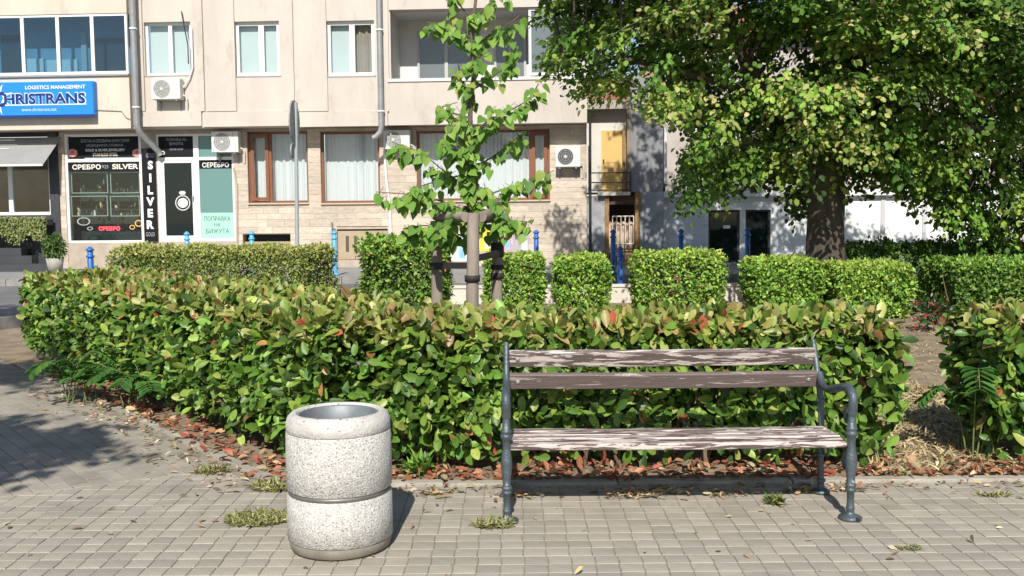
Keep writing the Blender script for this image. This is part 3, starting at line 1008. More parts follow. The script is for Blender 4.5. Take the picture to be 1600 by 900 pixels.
for px0, px1, py, hh in ((-40, 24, 219, .05), (-40, 28, 226, .018), (-40, 15, 232, .014)):
    u0, y, z = on_awning(px0, py); u1 = on_awning(px1, py)[0]
    sl = (ztA - zbA) / .75
    MB().add([(u0, y - .012 - hh / 2 / sl, z - hh / 2), (u1, y - .012 - hh / 2 / sl, z - hh / 2), (u1, y - .012 + hh / 2 / sl, z + hh / 2), (u0, y - .012 + hh / 2 / sl, z + hh / 2)], [(0, 1, 2, 3)]).build('printed_line', WHITE, aw)

# blue shop sign
a, b, c, d = BR(-70, 128, 146, 181, -.32)
sg = thing('company_sign', 'bright blue lightbox sign reading CHRISTRANS above the dark shop', 'sign', (a, -.32, c), FACM)
BLUE = mat('sign_blue', (.015, .23, .72), .35)
box('box', BLUE, sg, a, b, -.32, -.125, c, d, .015)
box('lower_edge', mat('sign_navy', (.012, .03, .2), .4), sg, a, b, -.323, -.3, c - .04, c - .003)
tx0, tx1 = B(6, 150, -.33)[0], B(133, 150, -.33)[0]
NAVY = mat('navy_lettering', (.01, .025, .16), .4)
zc = B(70, 154, -.33)[1]
text('HRISTRANS', (tx0 + tx1) / 2, zc, -.322, mat('pale_blue_print', (.62, .74, .85), .5), sg, h=.29, w=(tx1 - tx0) + .05, bold=.055, ext=.002)
text('HRISTRANS', (tx0 + tx1) / 2, zc, -.326, NAVY, sg, h=.25, w=tx1 - tx0, bold=.03, ext=.003)
text('C', B(-3, 154, -.33)[0], zc, -.326, NAVY, sg, h=.36, bold=.03, ext=.003)
text('LOGISTICS MANAGEMENT', B(86, 136, -.33)[0], B(86, 136, -.33)[1], -.322, WHITE, sg, h=.085, w=B(133, 136, -.33)[0] - B(39, 136, -.33)[0], bold=.02)
text('www.christrans.net', B(61, 171, -.33)[0], B(61, 171, -.33)[1], -.322, mat('pale_blue_print'), sg, h=.075, w=.85)
ua, ub = B(2, 163, -.33)[0], B(135, 163, -.33)[0]
zl = B(70, 163.5, -.33)[1]
box('underline', mat('pale_blue_print'), sg, ua, ub, -.326, -.3205, zl - .012, zl + .012)
u, zc = B(-6, 153, -.33)
for k in range(8):                                      # compass star behind the first letter
    an = k * math.pi / 4 + .3
    r = .42 if k % 2 == 0 else .36
    p = [(u + .16 * math.cos(an - .3), zc + .16 * math.sin(an - .3)), (u + r * math.cos(an), zc + r * math.sin(an)), (u + .16 * math.cos(an + .3), zc + .16 * math.sin(an + .3))]
    p = [(q[0], min(max(q[1], c + .02), d - .02)) for q in p]
    MB().prism(p, 'y', -.3245, -.3205).build('star_ray', WHITE, sg)

# --- posters low on the wall
POST = [((703, 364, 729, 408), (.72, .74, .76), (.25, .5, .75)), ((744, 356, 768, 392), (.78, .62, .06), (.75, .75, .7)), ((779, 358, 798, 394), (.72, .25, .4), (.2, .55, .8)), ((801, 358, 826, 394), (.42, .36, .46), (.75, .72, .7))]
PLAB = ['white notice with a pale blue edge pasted low on the stone wall', 'yellow poster pasted on the stone wall behind the tree stakes', 'pink and blue poster pasted on the stone wall', 'greyish purple poster pasted on the stone wall beside the blue bollard']
for (r, c0, c1), lab in zip(POST, PLAB):
    a, b, c, d = BR(*r, YG - .012)
    p = thing('poster', lab, 'poster', (a, YG - .012, c), FACM, 'posters on the stone wall')
    k = str(r[0])
    box('sheet', mat('poster_' + k, c0, .6, var=.15, vscale=6), p, a, b, YG - .012, YG - .008, c, d)
    box('printed_panel', mat('poster_print_' + k, c1, .6, var=.3, vscale=9), p, a + (b - a) * .55, b - .03, YG - .0135, YG - .0125, c + .06, c + (d - c) * .5)
    box('printed_panel', mat('poster_ink_' + k, tuple(v * .3 for v in c0), .6, var=.3, vscale=9), p, a + .06, a + (b - a) * .45, YG - .0135, YG - .0125, c + (d - c) * .55, d - .08)

# --- air conditioners
def aircon(px0, py0, px1, py1, y, label, fan_dark=False, turned=False, depth=.3):
    x0, x1, z0, z1 = BR(px0, py0, px1, py1, y - depth)
    t = thing('air_conditioner', label, 'air conditioner', ((x0 + x1) / 2, y - depth, z0), FACM, 'air conditioner units on the facade')
    yf = y - depth
    CAS = mat('aircon_casing', (.70, .69, .64), .5, var=.06, vscale=4)
    box('casing', CAS, t, x0, x1, yf, y - .05, z0, z1, .012)
    r = min((z1 - z0) * .42, (x1 - x0) * .32)
    u, zc = x0 + r * 1.25, (z0 + z1) / 2
    n = 24
    g = MB().add([(u + r * math.cos(2 * math.pi * k / n), yf - .004, zc + r * math.sin(2 * math.pi * k / n)) for k in range(n)], [tuple(range(n))[::-1]])
    fan = g.build('fan_opening', mat('fan_dark', (.06, .06, .06), .6) if fan_dark else AGREY, t)
    for q in (.3, .55, .8, 1.0):
        ring(u, zc, r * q, r * q, .06 / q, yf - .012, mat('grille_light', (.5, .5, .48), .5) if not fan_dark else AGREY, fan, 'grille_ring')
    for k in range(4):
        an = k * math.pi / 4
        dx, dz = r * .98 * math.cos(an), r * .98 * math.sin(an)
        MB().tube([(u - dx, yf - .01, zc - dz), (u + dx, yf - .01, zc + dz)], .004, 5).build('grille_bar', AGREY, fan)
    MB().tube([(u, yf - .02, zc), (u, yf - .006, zc)], .03, 10).build('hub', WHITE, fan)
    xs = x0 + r * 2.5
    box('seam', AGREY, t, xs, xs + .006, yf - .002, yf + .01, z0 + .02, z1 - .02)
    for xx in (x0 + .08, x1 - .12):
        MB().box(xx, xx + .035, yf + .02, y + .0, z0 - .035, z0 - .002).box(xx, xx + .035, y - .04, y + .0, z0 - .2, z0 - .037).build('bracket', GALV, t)
    MB().tube([(x1 - .02, y - .12, z0 + .12), (x1 + .06, y - .1, z0 + .08), (x1 + .07, y - .06, z0 - .06), (x1 + .05, y - .02, z0 - .25)], .022, 8).build('hose', mat('hose_cream', (.6, .57, .5), .7), t)
    return t
aircon(236, 122, 281, 155, .03, 'cream air conditioner hanging below the first floor window beside the downpipe')
aircon(330, 205, 372, 238, YG, 'white air conditioner over the green shop panel')
aircon(599, 203, 640, 233, YG, 'white air conditioner at the foot of the second downpipe')
aircon(868, 228, 907, 261, YG, 'white air conditioner with a dark fan near the right corner of the building', True)

# --- downpipes
def pipe(pts, r, label, cats=True):
    t = thing('downpipe', label, 'pipe', pts[-1], FACM, 'rain downpipes on the facade')
    MB().tube(pts, r, 12).build('pipe', GALV, t)
    return t
xp = B(210, 100, -.2)[0]
t = pipe([(xp, -.2, ZTOP), (xp, -.2, ZOV + .1), (xp + .04, -.19, ZOV - .08), (xp + .22, YG - .1, ZOV - .5), (xp + .27, YG - .08, ZOV - .62)], .075, 'grey downpipe between the glazed bay and the first window')
for py in (45, 168):
    zc = B(210, py, -.2)[1]
    MB().lathe([(.078, zc - .02), (.088, zc - .02), (.088, zc + .02), (.078, zc + .02)], (xp, -.2), 16).build('collar', WHITE, t)
xp = B(594, 100, -.1)[0]
t = pipe([(xp, -.1, ZTOP), (xp, -.1, ZOV - .05), (xp - .02, -.1, ZOV - .17), (xp - .12, -.1, ZOV - .27), (xp - .2, -.1, ZOV - .31)], .07, 'grey downpipe with a short elbow left of the open balcony')
for py in (47, 174):
    zc = B(594, py, -.1)[1]
    MB().lathe([(.073, zc - .02), (.082, zc - .02), (.082, zc + .02), (.073, zc + .02)], (xp, -.1), 16).build('collar', WHITE, t)
def cable(pts, label, m=None, r=.012):
    t = MB().tube(pts, r, 6).build('cable', m or mat('cable_grey', (.2, .19, .18), .7), None, pts[0], FACM)
    return tag(t, label, 'cable', 'cables on the facade')
cable([(*B(146, 172, -.13)[:1], -.13, B(146, 172, -.13)[1]), (B(190, 174, -.13)[0], -.13, B(190, 174, -.13)[1]), (B(197, 184, -.13)[0], -.13, B(197, 184, -.13)[1]), (B(206, 188, -.13)[0], -.13, B(206, 188, -.13)[1])], 'thin cable running from the blue sign to the downpipe')
cable([(B(300, 44)[0], -.02, B(300, 44)[1]), (B(301, 80)[0], -.03, B(301, 80)[1]), (B(302, 105)[0], -.03, B(302, 105)[1]), (B(297, 122)[0], -.03, B(297, 122)[1]), (B(286, 140)[0], -.05, B(286, 140)[1])], 'white hose looping from the window down to the cream air conditioner', WHITE, .018)
cable([(B(284, 18)[0], -.02, B(284, 18)[1]), (B(288, 40)[0], -.02, B(288, 40)[1]), (B(294, 70)[0], -.02, B(294, 70)[1]), (B(295, 100)[0], -.02, B(295, 100)[1])], 'dark cable hanging in front of the first window', BLACKM, .014)
cable([(B(365, 262, YG)[0], YG - .03, B(365, 262, YG)[1]), (B(371, 290, YG)[0], YG - .03, B(371, 290, YG)[1]), (B(371, 376, YG)[0], YG - .03, .8)], 'beige conduit running down beside the mint shop panel', mat('conduit', (.45, .38, .3), .7), .02)
cable([(B(601, 235, YG)[0], YG - .04, B(601, 235, YG)[1]), (B(604, 280, YG)[0], YG - .04, B(604, 280, YG)[1]), (B(610, 330, YG)[0], YG - .04, B(610, 330, YG)[1]), (B(611, 372, YG)[0], YG - .04, B(611, 372, YG)[1])], 'white drain hose hanging below the second downpipe', WHITE, .035)

# ------------------------------------------------------------------ buildings right of the apartment block
ANW = mat('annex_render', (.62, .59, .54), .9, var=.12, vscale=1.2, bump=.3, bscale=40)
GREYW = mat('grey_render', (.26, .26, .27), .9, var=.2, vscale=1.4, bump=.3, bscale=40)
DIRTY = mat('dirty_wall', (.34, .35, .37), .9, var=.35, vscale=2.4, bump=.4, bscale=30, dark=((.2, .12, .11), 2.2, .64))
RUST = mat('ochre_post', (.30, .17, .06), .7, var=.3, vscale=5)
YEL = mat('yellow_door', (.62, .42, .14), .55, var=.08, vscale=3)
TILE = mat('roof_tile', (.30, .12, .08), .85, var=.3, vscale=7)
WSHOP = mat('white_render', (.80, .80, .79), .85, var=.08, vscale=1.2, bump=.2, bscale=40)
BRICK = mat('brick_pier', (.40, .24, .17), .9, var=.35, vscale=5)
an = thing('annex_house', 'narrow old house with a yellow upper door and a barred cellar opening', 'house', (XR + .5, 1.2, .3), FACM)
xa, xb = XR + .006, B(978, 250, 1.2)[0]
zL = B(955, 300, .7)[1]
zt = B(945, 166, 1.2)[1]
box('wall', ANW, an, xa, xb, 1.2, 3.6, zL, zt)
box('landing', mat('landing_concrete', (.52, .48, .42), .9, var=.2, vscale=4), an, B(934, 300, .6)[0], B(985, 300, .6)[0], .55, 1.197, zL - .085, zL - .003)
dx0, dx1, dz0, dz1 = BR(940, 204, 972, 297, 1.17)
d = box('door', YEL, an, dx0, dx1, 1.14, 1.197, zL + .01, dz1)
box('door_panel', YEL, d, dx0 + .08, dx1 - .08, 1.128, 1.139, zL + .12, zL + .62)
box('door_panel', YEL, d, dx0 + .08, dx1 - .08, 1.128, 1.139, zL + .72, dz1 - .1)
box('door_handle', BLACKM, d, dx0 + .03, dx0 + .06, 1.09, 1.139, zL + .72, zL + .8)
box('door_jamb', RUST, an, dx1 + .002, dx1 + .08, 1.0, 1.197, zL + .01, dz1)
# railing of the landing
rl = MB()
r0, r1 = B(921, 280, .6)[0], B(985, 280, .6)[0]
for py in (270, 285, 297):
    zz = B(950, py, .58)[1]
    rl.tube([(r0, .58, zz), (r1, .58, zz)], .014, 6)
for px in (921, 985):
    u = B(px, 280, .58)[0]
    rl.tube([(u, .58, zL - .08), (u, .58, B(950, 268, .58)[1])], .018, 6)
rl.build('railing', BLACKM, an)
# lower storey: piers, posts, barred gate in front of a dark cellar
p0, p1 = B(945, 350, .7)[0], B(1000, 350, .7)[0]
p2 = B(1037, 350, .7)[0]
box('lower_wall', DIRTY, an, xa, p0, .7, .95, .302, zL - .09)
box('lower_wall', DIRTY, an, p1 + .003, p2, .7, .95, .302, zL - .003)
box('post', RUST, an, p0 + .003, p0 + .1, .64, .8, .302, zL - .09)
box('post', RUST, an, p1 - .12, p1, .64, .8, .302, zL - .02)
box('lintel', mat('dark_wood', (.09, .055, .035), .8), an, p0 + .1, p1 - .12, .72, .84, zL - .3, zL - .09)
box('cellar_back', mat('cellar_brown', (.09, .055, .04), .9, var=.4, vscale=3), an, p0, p1, 2.0, 2.1, .302, zL)
gz0, gz1 = B(970, 381, .66)[1], B(970, 338, .66)[1]
ga, gb = B(957, 360, .66)[0], B(990, 360, .66)[0]
gate = thing('barred_gate', 'small white barred gate leaning in the cellar opening of the old house', 'gate', (ga, .62, gz0), FACM)
CREAM = mat('cream_bar', (.66, .58, .45), .6)
MB().tube([(ga, .62, gz0), (gb, .62, gz0)], .016, 6).tube([(ga, .62, gz1), (gb, .62, gz1)], .016, 6).build('rail', CREAM, gate)
for k in range(6):
    u = ga + (gb - ga) * k / 5
    MB().tube([(u, .62, gz0), (u, .62, gz1)], .014, 6).build('bar', CREAM, gate)
mt = thing('rolled_mattress', 'pale rolled mattress behind the white barred gate', 'mattress', (ga, 1.1, gz0 - .3), FACM)
mz = (B(970, 346, .9)[1], B(970, 390, .9)[1])
mm = MB()
for k in range(4):
    u = p0 + .12 + k * .17
    mm.lathe([(.02, mz[1]), (.09, mz[1] + .03), (.1, (mz[0] + mz[1]) / 2), (.085, mz[0] - .04), (.02, mz[0])], (u, .95), 12)
mm.build('roll', mat('mattress_cloth', (.58, .44, .34), .9, var=.2, vscale=6), mt)
box('base', mat('plank_brown', (.3, .19, .1), .8, var=.4, vscale=5), mt, p0 + .04, p1 - .14, .86, 1.2, .302, mz[1] - .005)
# upper grey panels
u0, u1 = B(986, 240, .9)[0], B(1036, 240, .9)[0]
box('grey_panel', GREYW, an, u0, u1, .9, 3.5, zL + .003, B(1000, 120, .9)[1])
box('pilaster', mat('brown_render', (.24, .19, .15), .9, var=.2, vscale=2), an, xb + .003, u0 - .003, .86, 3.5, zL + .003, B(1000, 130, .9)[1])
MB().tube([(u1 + .05, .82, zL + .2), (u1 + .05, .82, B(1000, 120, .9)[1])], .04, 8).build('drainpipe', WHITE, an)
MB().tube([(XR + .08, .5, .35), (XR + .08, .5, B(1000, 185, .5)[1])], .03, 8).build('drainpipe', BLACKM, an)
roof = MB().prism([(.95, zt + .003), (3.8, zt + .003), (3.8, zt + .9)], 'x', xa, xb).build('roof', TILE, an)
for k in range(6):
    t0 = k / 6
    y0, z0_ = .9 + 2.9 * t0, zt + .02 + .9 * t0
    MB().prism([(y0, z0_), (y0, z0_ + .06), (y0 + .5, z0_ + .21), (y0 + .5, z0_ + .15)], 'x', xa + .01, xb - .01).build('tile_row', TILE, roof)
box('fascia_board', mat('fascia_grey', (.36, .32, .28), .8), an, xa, xb + .1, .84, .945, zt - .1, zt + .1)

ws = thing('white_shop', 'low white rendered shop with dark glass doors behind the large tree', 'building', (B(1150, 400, .9)[0], .9, .3), FACM)
wx0, wx1 = p2 + .004, B(1560, 360, .9)[0]
wz = B(1150, 306, .9)[1]
do = BR(1107, 328, 1204, 432, .9)
do = (do[0], do[1], .34, do[3])
wall_boxes(MB(), wx0, wx1, .302, wz, .9, 1.15, [do]).build('wall', WSHOP, ws)
for k in range(7):                                      # boarded left part
    h = (wz - .4) / 7
    box('board', mat('board_grey_white', (.62, .64, .68), .7, var=.1, vscale=3), ws, wx0 + .12, do[0] - .01, .878, .897, .36 + k * h, .36 + (k + 1) * h - .012)
box('cornice', WSHOP, ws, wx0, wx1, .74, .897, wz - .02, wz + .12)
box('step', WALK, ws, do[0] - .1, do[1] + .1, .55, .897, .302, .338)
xm0, xm1 = B(1156, 380, .9)[0], B(1165, 380, .9)[0]
f = win(ws, (do[0], xm0, do[2], do[3]), .98, [], .05, mat('dark_alu', (.06, .06, .06), .4), DGLASS, name='door', sill=False)
f = win(ws, (xm1, do[1], do[2], do[3]), .98, [], .05, mat('dark_alu'), DGLASS, name='shop_window', sill=False)
box('mullion', PVC, ws, xm0 + .002, xm1 - .002, .92, 1.06, do[2], do[3])
box('notice', WHITE, ws, B(1130, 352, .95)[0], B(1141, 356, .95)[0], .965, .978, B(1135, 357, .95)[1], B(1135, 352, .95)[1])
for px in (1375, 1440, 1480):
    u = B(px, 380, .9)[0]
    box('pilaster', mat('pale_grey_trim', (.5, .5, .5), .8), ws, u, u + .1, .87, .897, .302, wz - .03)
box('meter_box', mat('pale_grey_trim'), ws, B(1325, 380, .86)[0], B(1351, 380, .86)[0], .84, .897, B(1340, 388, .86)[1], B(1340, 374, .86)[1])
hs = thing('grey_house', 'grey rendered house showing through the crown of the large tree', 'house', (B(1300, 300, 3)[0], 3, .3), FACM)
hx0, hx1 = B(1040, 200, 2.2)[0], B(2050, 200, 2.2)[0]
hz = B(1300, 62, 2.2)[1]
hw = [BR(1085, 180, 1130, 260, 2.2), BR(1340, 150, 1400, 250, 2.2), BR(1500, 150, 1560, 250, 2.2)]
wall_boxes(MB(), hx0, hx1, .302, hz, 2.2, 2.5, hw).build('wall', mat('pink_grey_render', (.47, .42, .39), .9, var=.2, vscale=1.0), hs)
for r_ in hw: win(hs, r_, 2.3, [(r_[0] + r_[1]) / 2], .07, PVC, GGLASS)
box('eaves', mat('fascia_grey'), hs, hx0, hx1 + .3, 1.9, 2.6, hz + .003, hz + .15)
rf = MB().prism([(1.85, hz + .155), (7.5, hz + .155), (4.7, hz + 1.35)], 'x', B(1130, 50, 2.2)[0], hx1 + .3).build('roof', TILE, hs)
box('side_wall', mat('pink_grey_render'), hs, hx0, hx0 + .3, 2.503, 7, .302, hz)
cz = B(1012, 10, 3)[1]
box('chimney', BRICK, an, B(1003, 60, 3)[0], B(1023, 60, 3)[0], 3.0, 3.5, .302, cz)

# low white wall behind the clipped bushes
lw = thing('low_wall', 'low whitewashed wall behind the clipped bushes', 'wall', (2, 16.9, 0))
LWM = mat('whitewash', (.62, .57, .50), .9, var=.15, vscale=2.5, bump=.4, bscale=30, dark=((.42, .36, .3), 2.5, .66))
box('wall', LWM, lw, -1.35, 7.5, 16.92, 17.12, -.04, .27)
box('coping', LWM, lw, -1.37, 7.52, 16.9, 17.14, .273, .32, .008)

# ------------------------------------------------------------------ bollards and sign post
BLUEM = mat('bollard_blue', (.025, .13, .42), .45, var=.15, vscale=6)
BLUEP = mat('bollard_pale_blue', (.10, .40, .68), .45, var=.15, vscale=6)
def bollard(px, Y, z, h, label, m):
    x = at(px, 400, Y).x
    t = thing('bollard', label, 'bollard', (x, Y, z), group='blue bollards along the street')
    MB().lathe([(.001, z), (.085, z), (.085, z + .03), (.055, z + .06), (.05, z + .065)], (x, Y), 16).build('base', m, t)
    MB().lathe([(.05, z + .066), (.05, z + h - .2), (.042, z + h - .19)], (x, Y), 16).build('shaft', m, t)
    MB().lathe([(.042, z + h - .188), (.066, z + h - .18), (.066, z + h - .15), (.045, z + h - .14), (.045, z + h - .075)], (x, Y), 16).build('collar', m, t)
    MB().lathe([(.045, z + h - .073), (.064, z + h - .068), (.064, z + h - .05), (.05, z + h - .03), (.03, z + h - .02), (.028, z + h - .005), (.001, z + h)], (x, Y), 16).build('cap', m, t)
bollard(141, 16.2, .12, .96, 'blue bollard left of the long box hedge in front of the jewellery window', BLUEM)
bollard(293, 20.75, .3, .95, 'pale blue bollard in front of the glass shop door', BLUEP)
bollard(394, 20.65, .3, .95, 'pale blue bollard right of the mint shop panel', BLUEP)
bollard(523, 20.5, .3, .95, 'full height pale blue bollard beside the beige cellar hatch', BLUEP)
bollard(838, 20.2, .3, .93, 'blue bollard beside the posters', BLUEM)
bollard(958, 20.1, .3, .93, 'far blue bollard in front of the barred gate', BLUEM)
bollard(969, 17.7, -.02, .98, 'near blue bollard in front of the barred gate', BLUEM)
bollard(1064, 20.0, .3, .93, 'blue bollard in front of the grey white boards', BLUEM)
bollard(1168, 20.0, .3, .95, 'blue bollard in front of the dark glass shop doors', BLUEM)
pp = at(463, 385, 20.6)
sp = thing('sign_post', 'grey steel post with a round road sign seen edge on', 'sign', (pp.x, 20.6, .3))
ptop = at(459, 160, 20.6)
MB().tube([(pp.x + .01, 20.6, .3), (ptop.x + .04, 20.6, ptop.z)], .042, 10).build('post', mat('post_grey', (.36, .40, .40), .5, metal=.2), sp)
def disc(x, Y, zc, r, w, name, m, parent):
    n = 24
    vs = []
    dv = Vector((.22, -.975)) if True else None
    for s_ in (-w / 2, w / 2):
        for k in range(n):
            an_ = 2 * math.pi * k / n
            vs.append((x + s_ * 1.0 + .22 * r * math.cos(an_) * .08, Y + r * math.cos(an_), zc + r * math.sin(an_)))
    fs = [tuple(range(n)), tuple(range(n, 2 * n))[::-1]] + [((i + 1) % n, i, n + i, n + (i + 1) % n) for i in range(n)]
    return MB().add(vs, fs).build(name, m, parent)
disc(ptop.x, 20.6, at(459, 190, 20.6).z, .44, .03, 'sign_disc', mat('sign_back_grey', (.25, .26, .27), .5), sp)
disc(ptop.x - .05, 20.6, at(459, 236, 20.6).z, .16, .03, 'sign_plate', mat('sign_back_grey'), sp)

# ------------------------------------------------------------------ hedges and clipped bushes
UP = np.array([0, 0, 1.0])
class Slab:                                             # a run of hedge: start, direction, length, thickness to the left
    def __init__(s, p, d, L, t, H, z0=0.0, ends=(1, 1)):
        s.p, s.d = np.array([p[0], p[1], z0]), np.array([d[0], d[1], 0.0])
        s.n = np.array([-d[1], d[0], 0.0]); s.L, s.t, s.H, s.ends = L, t, H, ends
    def sample(s, n, deep=.05, seed=0.0, wobble=.05, taper=.1):
        A = np.array([s.L * s.H, s.L * s.H * .7, s.L * s.t * 1.15, s.t * s.H * s.ends[0], s.t * s.H * s.ends[1]])
        f = RNG.choice(5, n, p=A / A.sum())
        u, v = RNG.random(n), RNG.random(n)
        e = RNG.exponential(deep, n)
        a, b, c = np.empty(n), np.empty(n), np.empty(n)
        nr = np.zeros((n, 3))
        m = f == 0; a[m], b[m], c[m] = u[m] * s.L, e[m], v[m] * s.H; nr[m] = -s.n
        m = f == 1; a[m], b[m], c[m] = u[m] * s.L, s.t - e[m], v[m] * s.H; nr[m] = s.n
        m = f == 2; a[m], b[m], c[m] = u[m] * s.L, v[m] * s.t, s.H - e[m]; nr[m] = UP
        m = f == 3; a[m], b[m], c[m] = e[m], u[m] * s.t, v[m] * s.H; nr[m] = -s.d
        m = f == 4; a[m], b[m], c[m] = s.L - e[m], u[m] * s.t, v[m] * s.H; nr[m] = s.d
        # round the upper edges and pull the foot in a little
        zz = np.clip((c / s.H - .86) / .14, 0, 1)
        pull = .07 * zz ** 2 + taper * np.clip(1 - c / (s.H * .45), 0, 1) ** 1.5
        b = np.where(b < s.t / 2, b + pull, b - pull)
        if s.ends[0]: a = np.where(a < .3, a + pull, a)
        if s.ends[1]: a = np.where(a > s.L - .3, a - pull, a)
        P_ = s.p + a[:, None] * s.d + b[:, None] * s.n + c[:, None] * UP
        P_ += nr * (wob(P_, 3.2, seed) * wobble + wob(P_, 9.0, seed + 3) * wobble * .7)[:, None]
        return P_, nr, e, c / s.H

def hedge_leaves(slabs, n, size, ratio, pal, wts, top_pal, top_wts, deep=.05, seed=0., wobble=.05, foot=.22, taper=.1):
    Ls = np.array([s.L * (s.H * 1.7 + s.t) for s in slabs]); cn = (n * Ls / Ls.sum()).astype(int)
    out = [s.sample(k, deep, seed, wobble, taper) for s, k in zip(slabs, cn)]
    P_ = np.concatenate([o[0] for o in out]); nr = np.concatenate([o[1] for o in out]); e = np.concatenate([o[2] for o in out]); hz = np.concatenate([o[3] for o in out])
    keep = (RNG.random(len(P_)) < np.clip((hz - foot * .3) / foot, 0.0, 1)) & (wob(P_, 5.5, seed + 9) + RNG.normal(0, .2, len(P_)) > -.45)
    P_, nr, e, hz = P_[keep], nr[keep], e[keep], hz[keep]
    n = len(P_)
    d = nr * .35 + UP * RNG.uniform(-.6, .6, (n, 1)) + RNG.normal(0, .68, (n, 3))
    nn = nr * .65 + UP * .5 + np.array(to_sun) * .35 + RNG.normal(0, .5, (n, 3))
    L = size * RNG.uniform(.65, 1.25, n)
    tint = tints(n, pal, wts)
    tp = tints(n, top_pal, top_wts)
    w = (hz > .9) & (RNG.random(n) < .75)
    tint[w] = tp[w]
    return P_, d, nn, L, tint, e

PH = [(.087, .174, .027), (.134, .251, .037), (.205, .328, .051), (.328, .410, .092), (.036, .082, .015), (.339, .174, .061), (.369, .087, .051)]
PHW = [4.5, 5, 4, 2.2, 3.5, .3, .1]
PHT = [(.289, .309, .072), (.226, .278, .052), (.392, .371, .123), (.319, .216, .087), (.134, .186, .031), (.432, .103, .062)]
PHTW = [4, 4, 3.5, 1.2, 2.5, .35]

def build_hedge(name, label, slabs, n, size, loc, group, singles_max=300, pal=(PH, PHW, PHT, PHTW), m=LEAF, tmpl=T_OVAL, ratio=.58, stems=40, seed=0., foot=.22, deep=.07, wobble=.05, cat='hedge', taper=.1):
    t = thing(name, label, cat, loc, group=group)
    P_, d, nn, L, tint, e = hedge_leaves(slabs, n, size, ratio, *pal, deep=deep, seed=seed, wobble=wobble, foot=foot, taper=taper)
    if singles_max:
        v = (np.array(CAMM.inverted().to_3x3()) @ (P_ - np.array([0, 0, CAM_H])).T).T
        px, py = 800 + FPX * v[:, 0] / -v[:, 2], 450 - FPX * v[:, 1] / -v[:, 2]
        ndc = (px > 0) & (px < 1600) & (py > 0) & (py < 900)
        face = np.abs(np.sum(norm(nn) * norm(-P_ + np.array([0, 0, CAM_H])), 1))
        near_ = L * face / np.maximum(-v[:, 2], .1) * np.exp(-e * 40) * ndc
        near_[(py > 700) | (px > 1595)] *= .5
        idx = np.argsort(-near_)[:singles_max]
        leaf_objects('leaf', P_[idx], d[idx], nn[idx], L[idx], ratio, tint[idx], tmpl, m, t, name)
        rest = np.ones(len(P_), bool); rest[idx] = False
        P_, d, nn, L, tint = P_[rest], d[rest], nn[rest], L[rest], tint[rest]
    leaf_mesh('foliage', P_, d, nn, L, ratio, tint, tmpl, m, t)
    if stems:
        sm = MB()
        tot = sum(s.L for s in slabs)
        for s in slabs:
            for k in range(max(2, int(stems * s.L / tot))):
                a, b = random.uniform(.05, s.L - .05), random.uniform(.18, .82) * s.t
                p = Vector(s.p + a * s.d + b * s.n)
                for q in range(3):
                    tip = p + Vector((random.uniform(-.25, .25), random.uniform(-.2, .2), s.H * random.uniform(.6, .92)))
                    midp = p.lerp(tip, .5) + Vector((random.uniform(-.06, .06), random.uniform(-.06, .06), 0))
                    sm.tube([p - Vector((0, 0, .03)), midp, tip], [.013, .009, .004], 5, cap=False)
        sm.build('stems', STEM, t)['kind'] = 'stuff'
    return t

main_run = Slab((-1.05, 5.78), (1, -.012), 3.35, .68, .90, ends=(0, 1))
c0 = KC + E1 * .1 - E2 * .26
wing = Slab((KC.x + E1.x * 6.55 - E2.x * .22, KC.y + E1.y * 6.55 - E2.y * .22), (-E1.x, -E1.y), 6.75, 1.18, .91, ends=(1, 0))
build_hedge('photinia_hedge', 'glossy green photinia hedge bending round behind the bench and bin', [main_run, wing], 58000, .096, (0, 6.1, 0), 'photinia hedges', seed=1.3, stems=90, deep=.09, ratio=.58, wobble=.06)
right_run = Slab((2.90, 5.78), (1, 0), 3.2, .7, .90, ends=(1, 1))
build_hedge('photinia_hedge', 'photinia hedge cut by the right edge, beyond the dry grass gap', [right_run], 15500, .096, (3.4, 6.2, 0), 'photinia hedges', seed=5.1, stems=26, deep=.09, ratio=.58, wobble=.06)

PV = [(.159, .305, .044), (.244, .415, .059), (.342, .488, .081), (.091, .195, .030), (.244, .171, .073)]
PVT = [(.348, .480, .079), (.276, .420, .060), (.420, .504, .108)]
def cube(px0, px1, ptop, Y, depth, label, seed, n=3800, foot=.06, wobble=.05, pal=None, size=.062, group='clipped bushes along the low wall', H=None):
    a, b = at(px0, 440, Y).x, at(px1, 440, Y).x
    H = H or at((px0 + px1) / 2, ptop, Y + .1).z
    return build_hedge('clipped_bush', label, [Slab((a, Y), (1, 0), b - a, depth, H)], int(n * 2.6), size, ((a + b) / 2, Y + depth / 2, 0), group, 0,
                       pal or (PV, [4, 5, 3, 2, .25], PVT, [3, 4, 2]), LEAF_S, T_SMALL, .62, 5, seed, foot, .12, wobble, 'bush', .1)
cube(566, 694, 374, 13.6, 1.1, 'large loose rounded bush left of the tree stakes', 2.0, 5200, .1, .13, (PH, [2, 5, 4, 1, 2, .1, 0], PV, [2, 3, 2, 1, 0]), .075)
cube(758, 850, 398, 14.2, .9, 'small square clipped bush just right of the tree stakes', 3.1)
cube(869, 953, 402, 14.3, .9, 'smallest square clipped bush, alone between bollard and posters', 4.4, 3400)
cube(998, 1136, 396, 14.2, 1.1, 'wide clipped bush with brownish leaves in front of the white boards', 6.7, 5200, pal=(PV, [4, 5, 3, 2, 1.6], PVT, [3, 4, 2]))
cube(1184, 1290, 406, 14.1, 1.1, 'clipped bush in front of the large tree trunk, left of a pair', 8.2, 4600)
cube(1314, 1432, 414, 13.9, 1.1, 'clipped bush in front of the large tree trunk, right of a pair', 9.5, 5200)
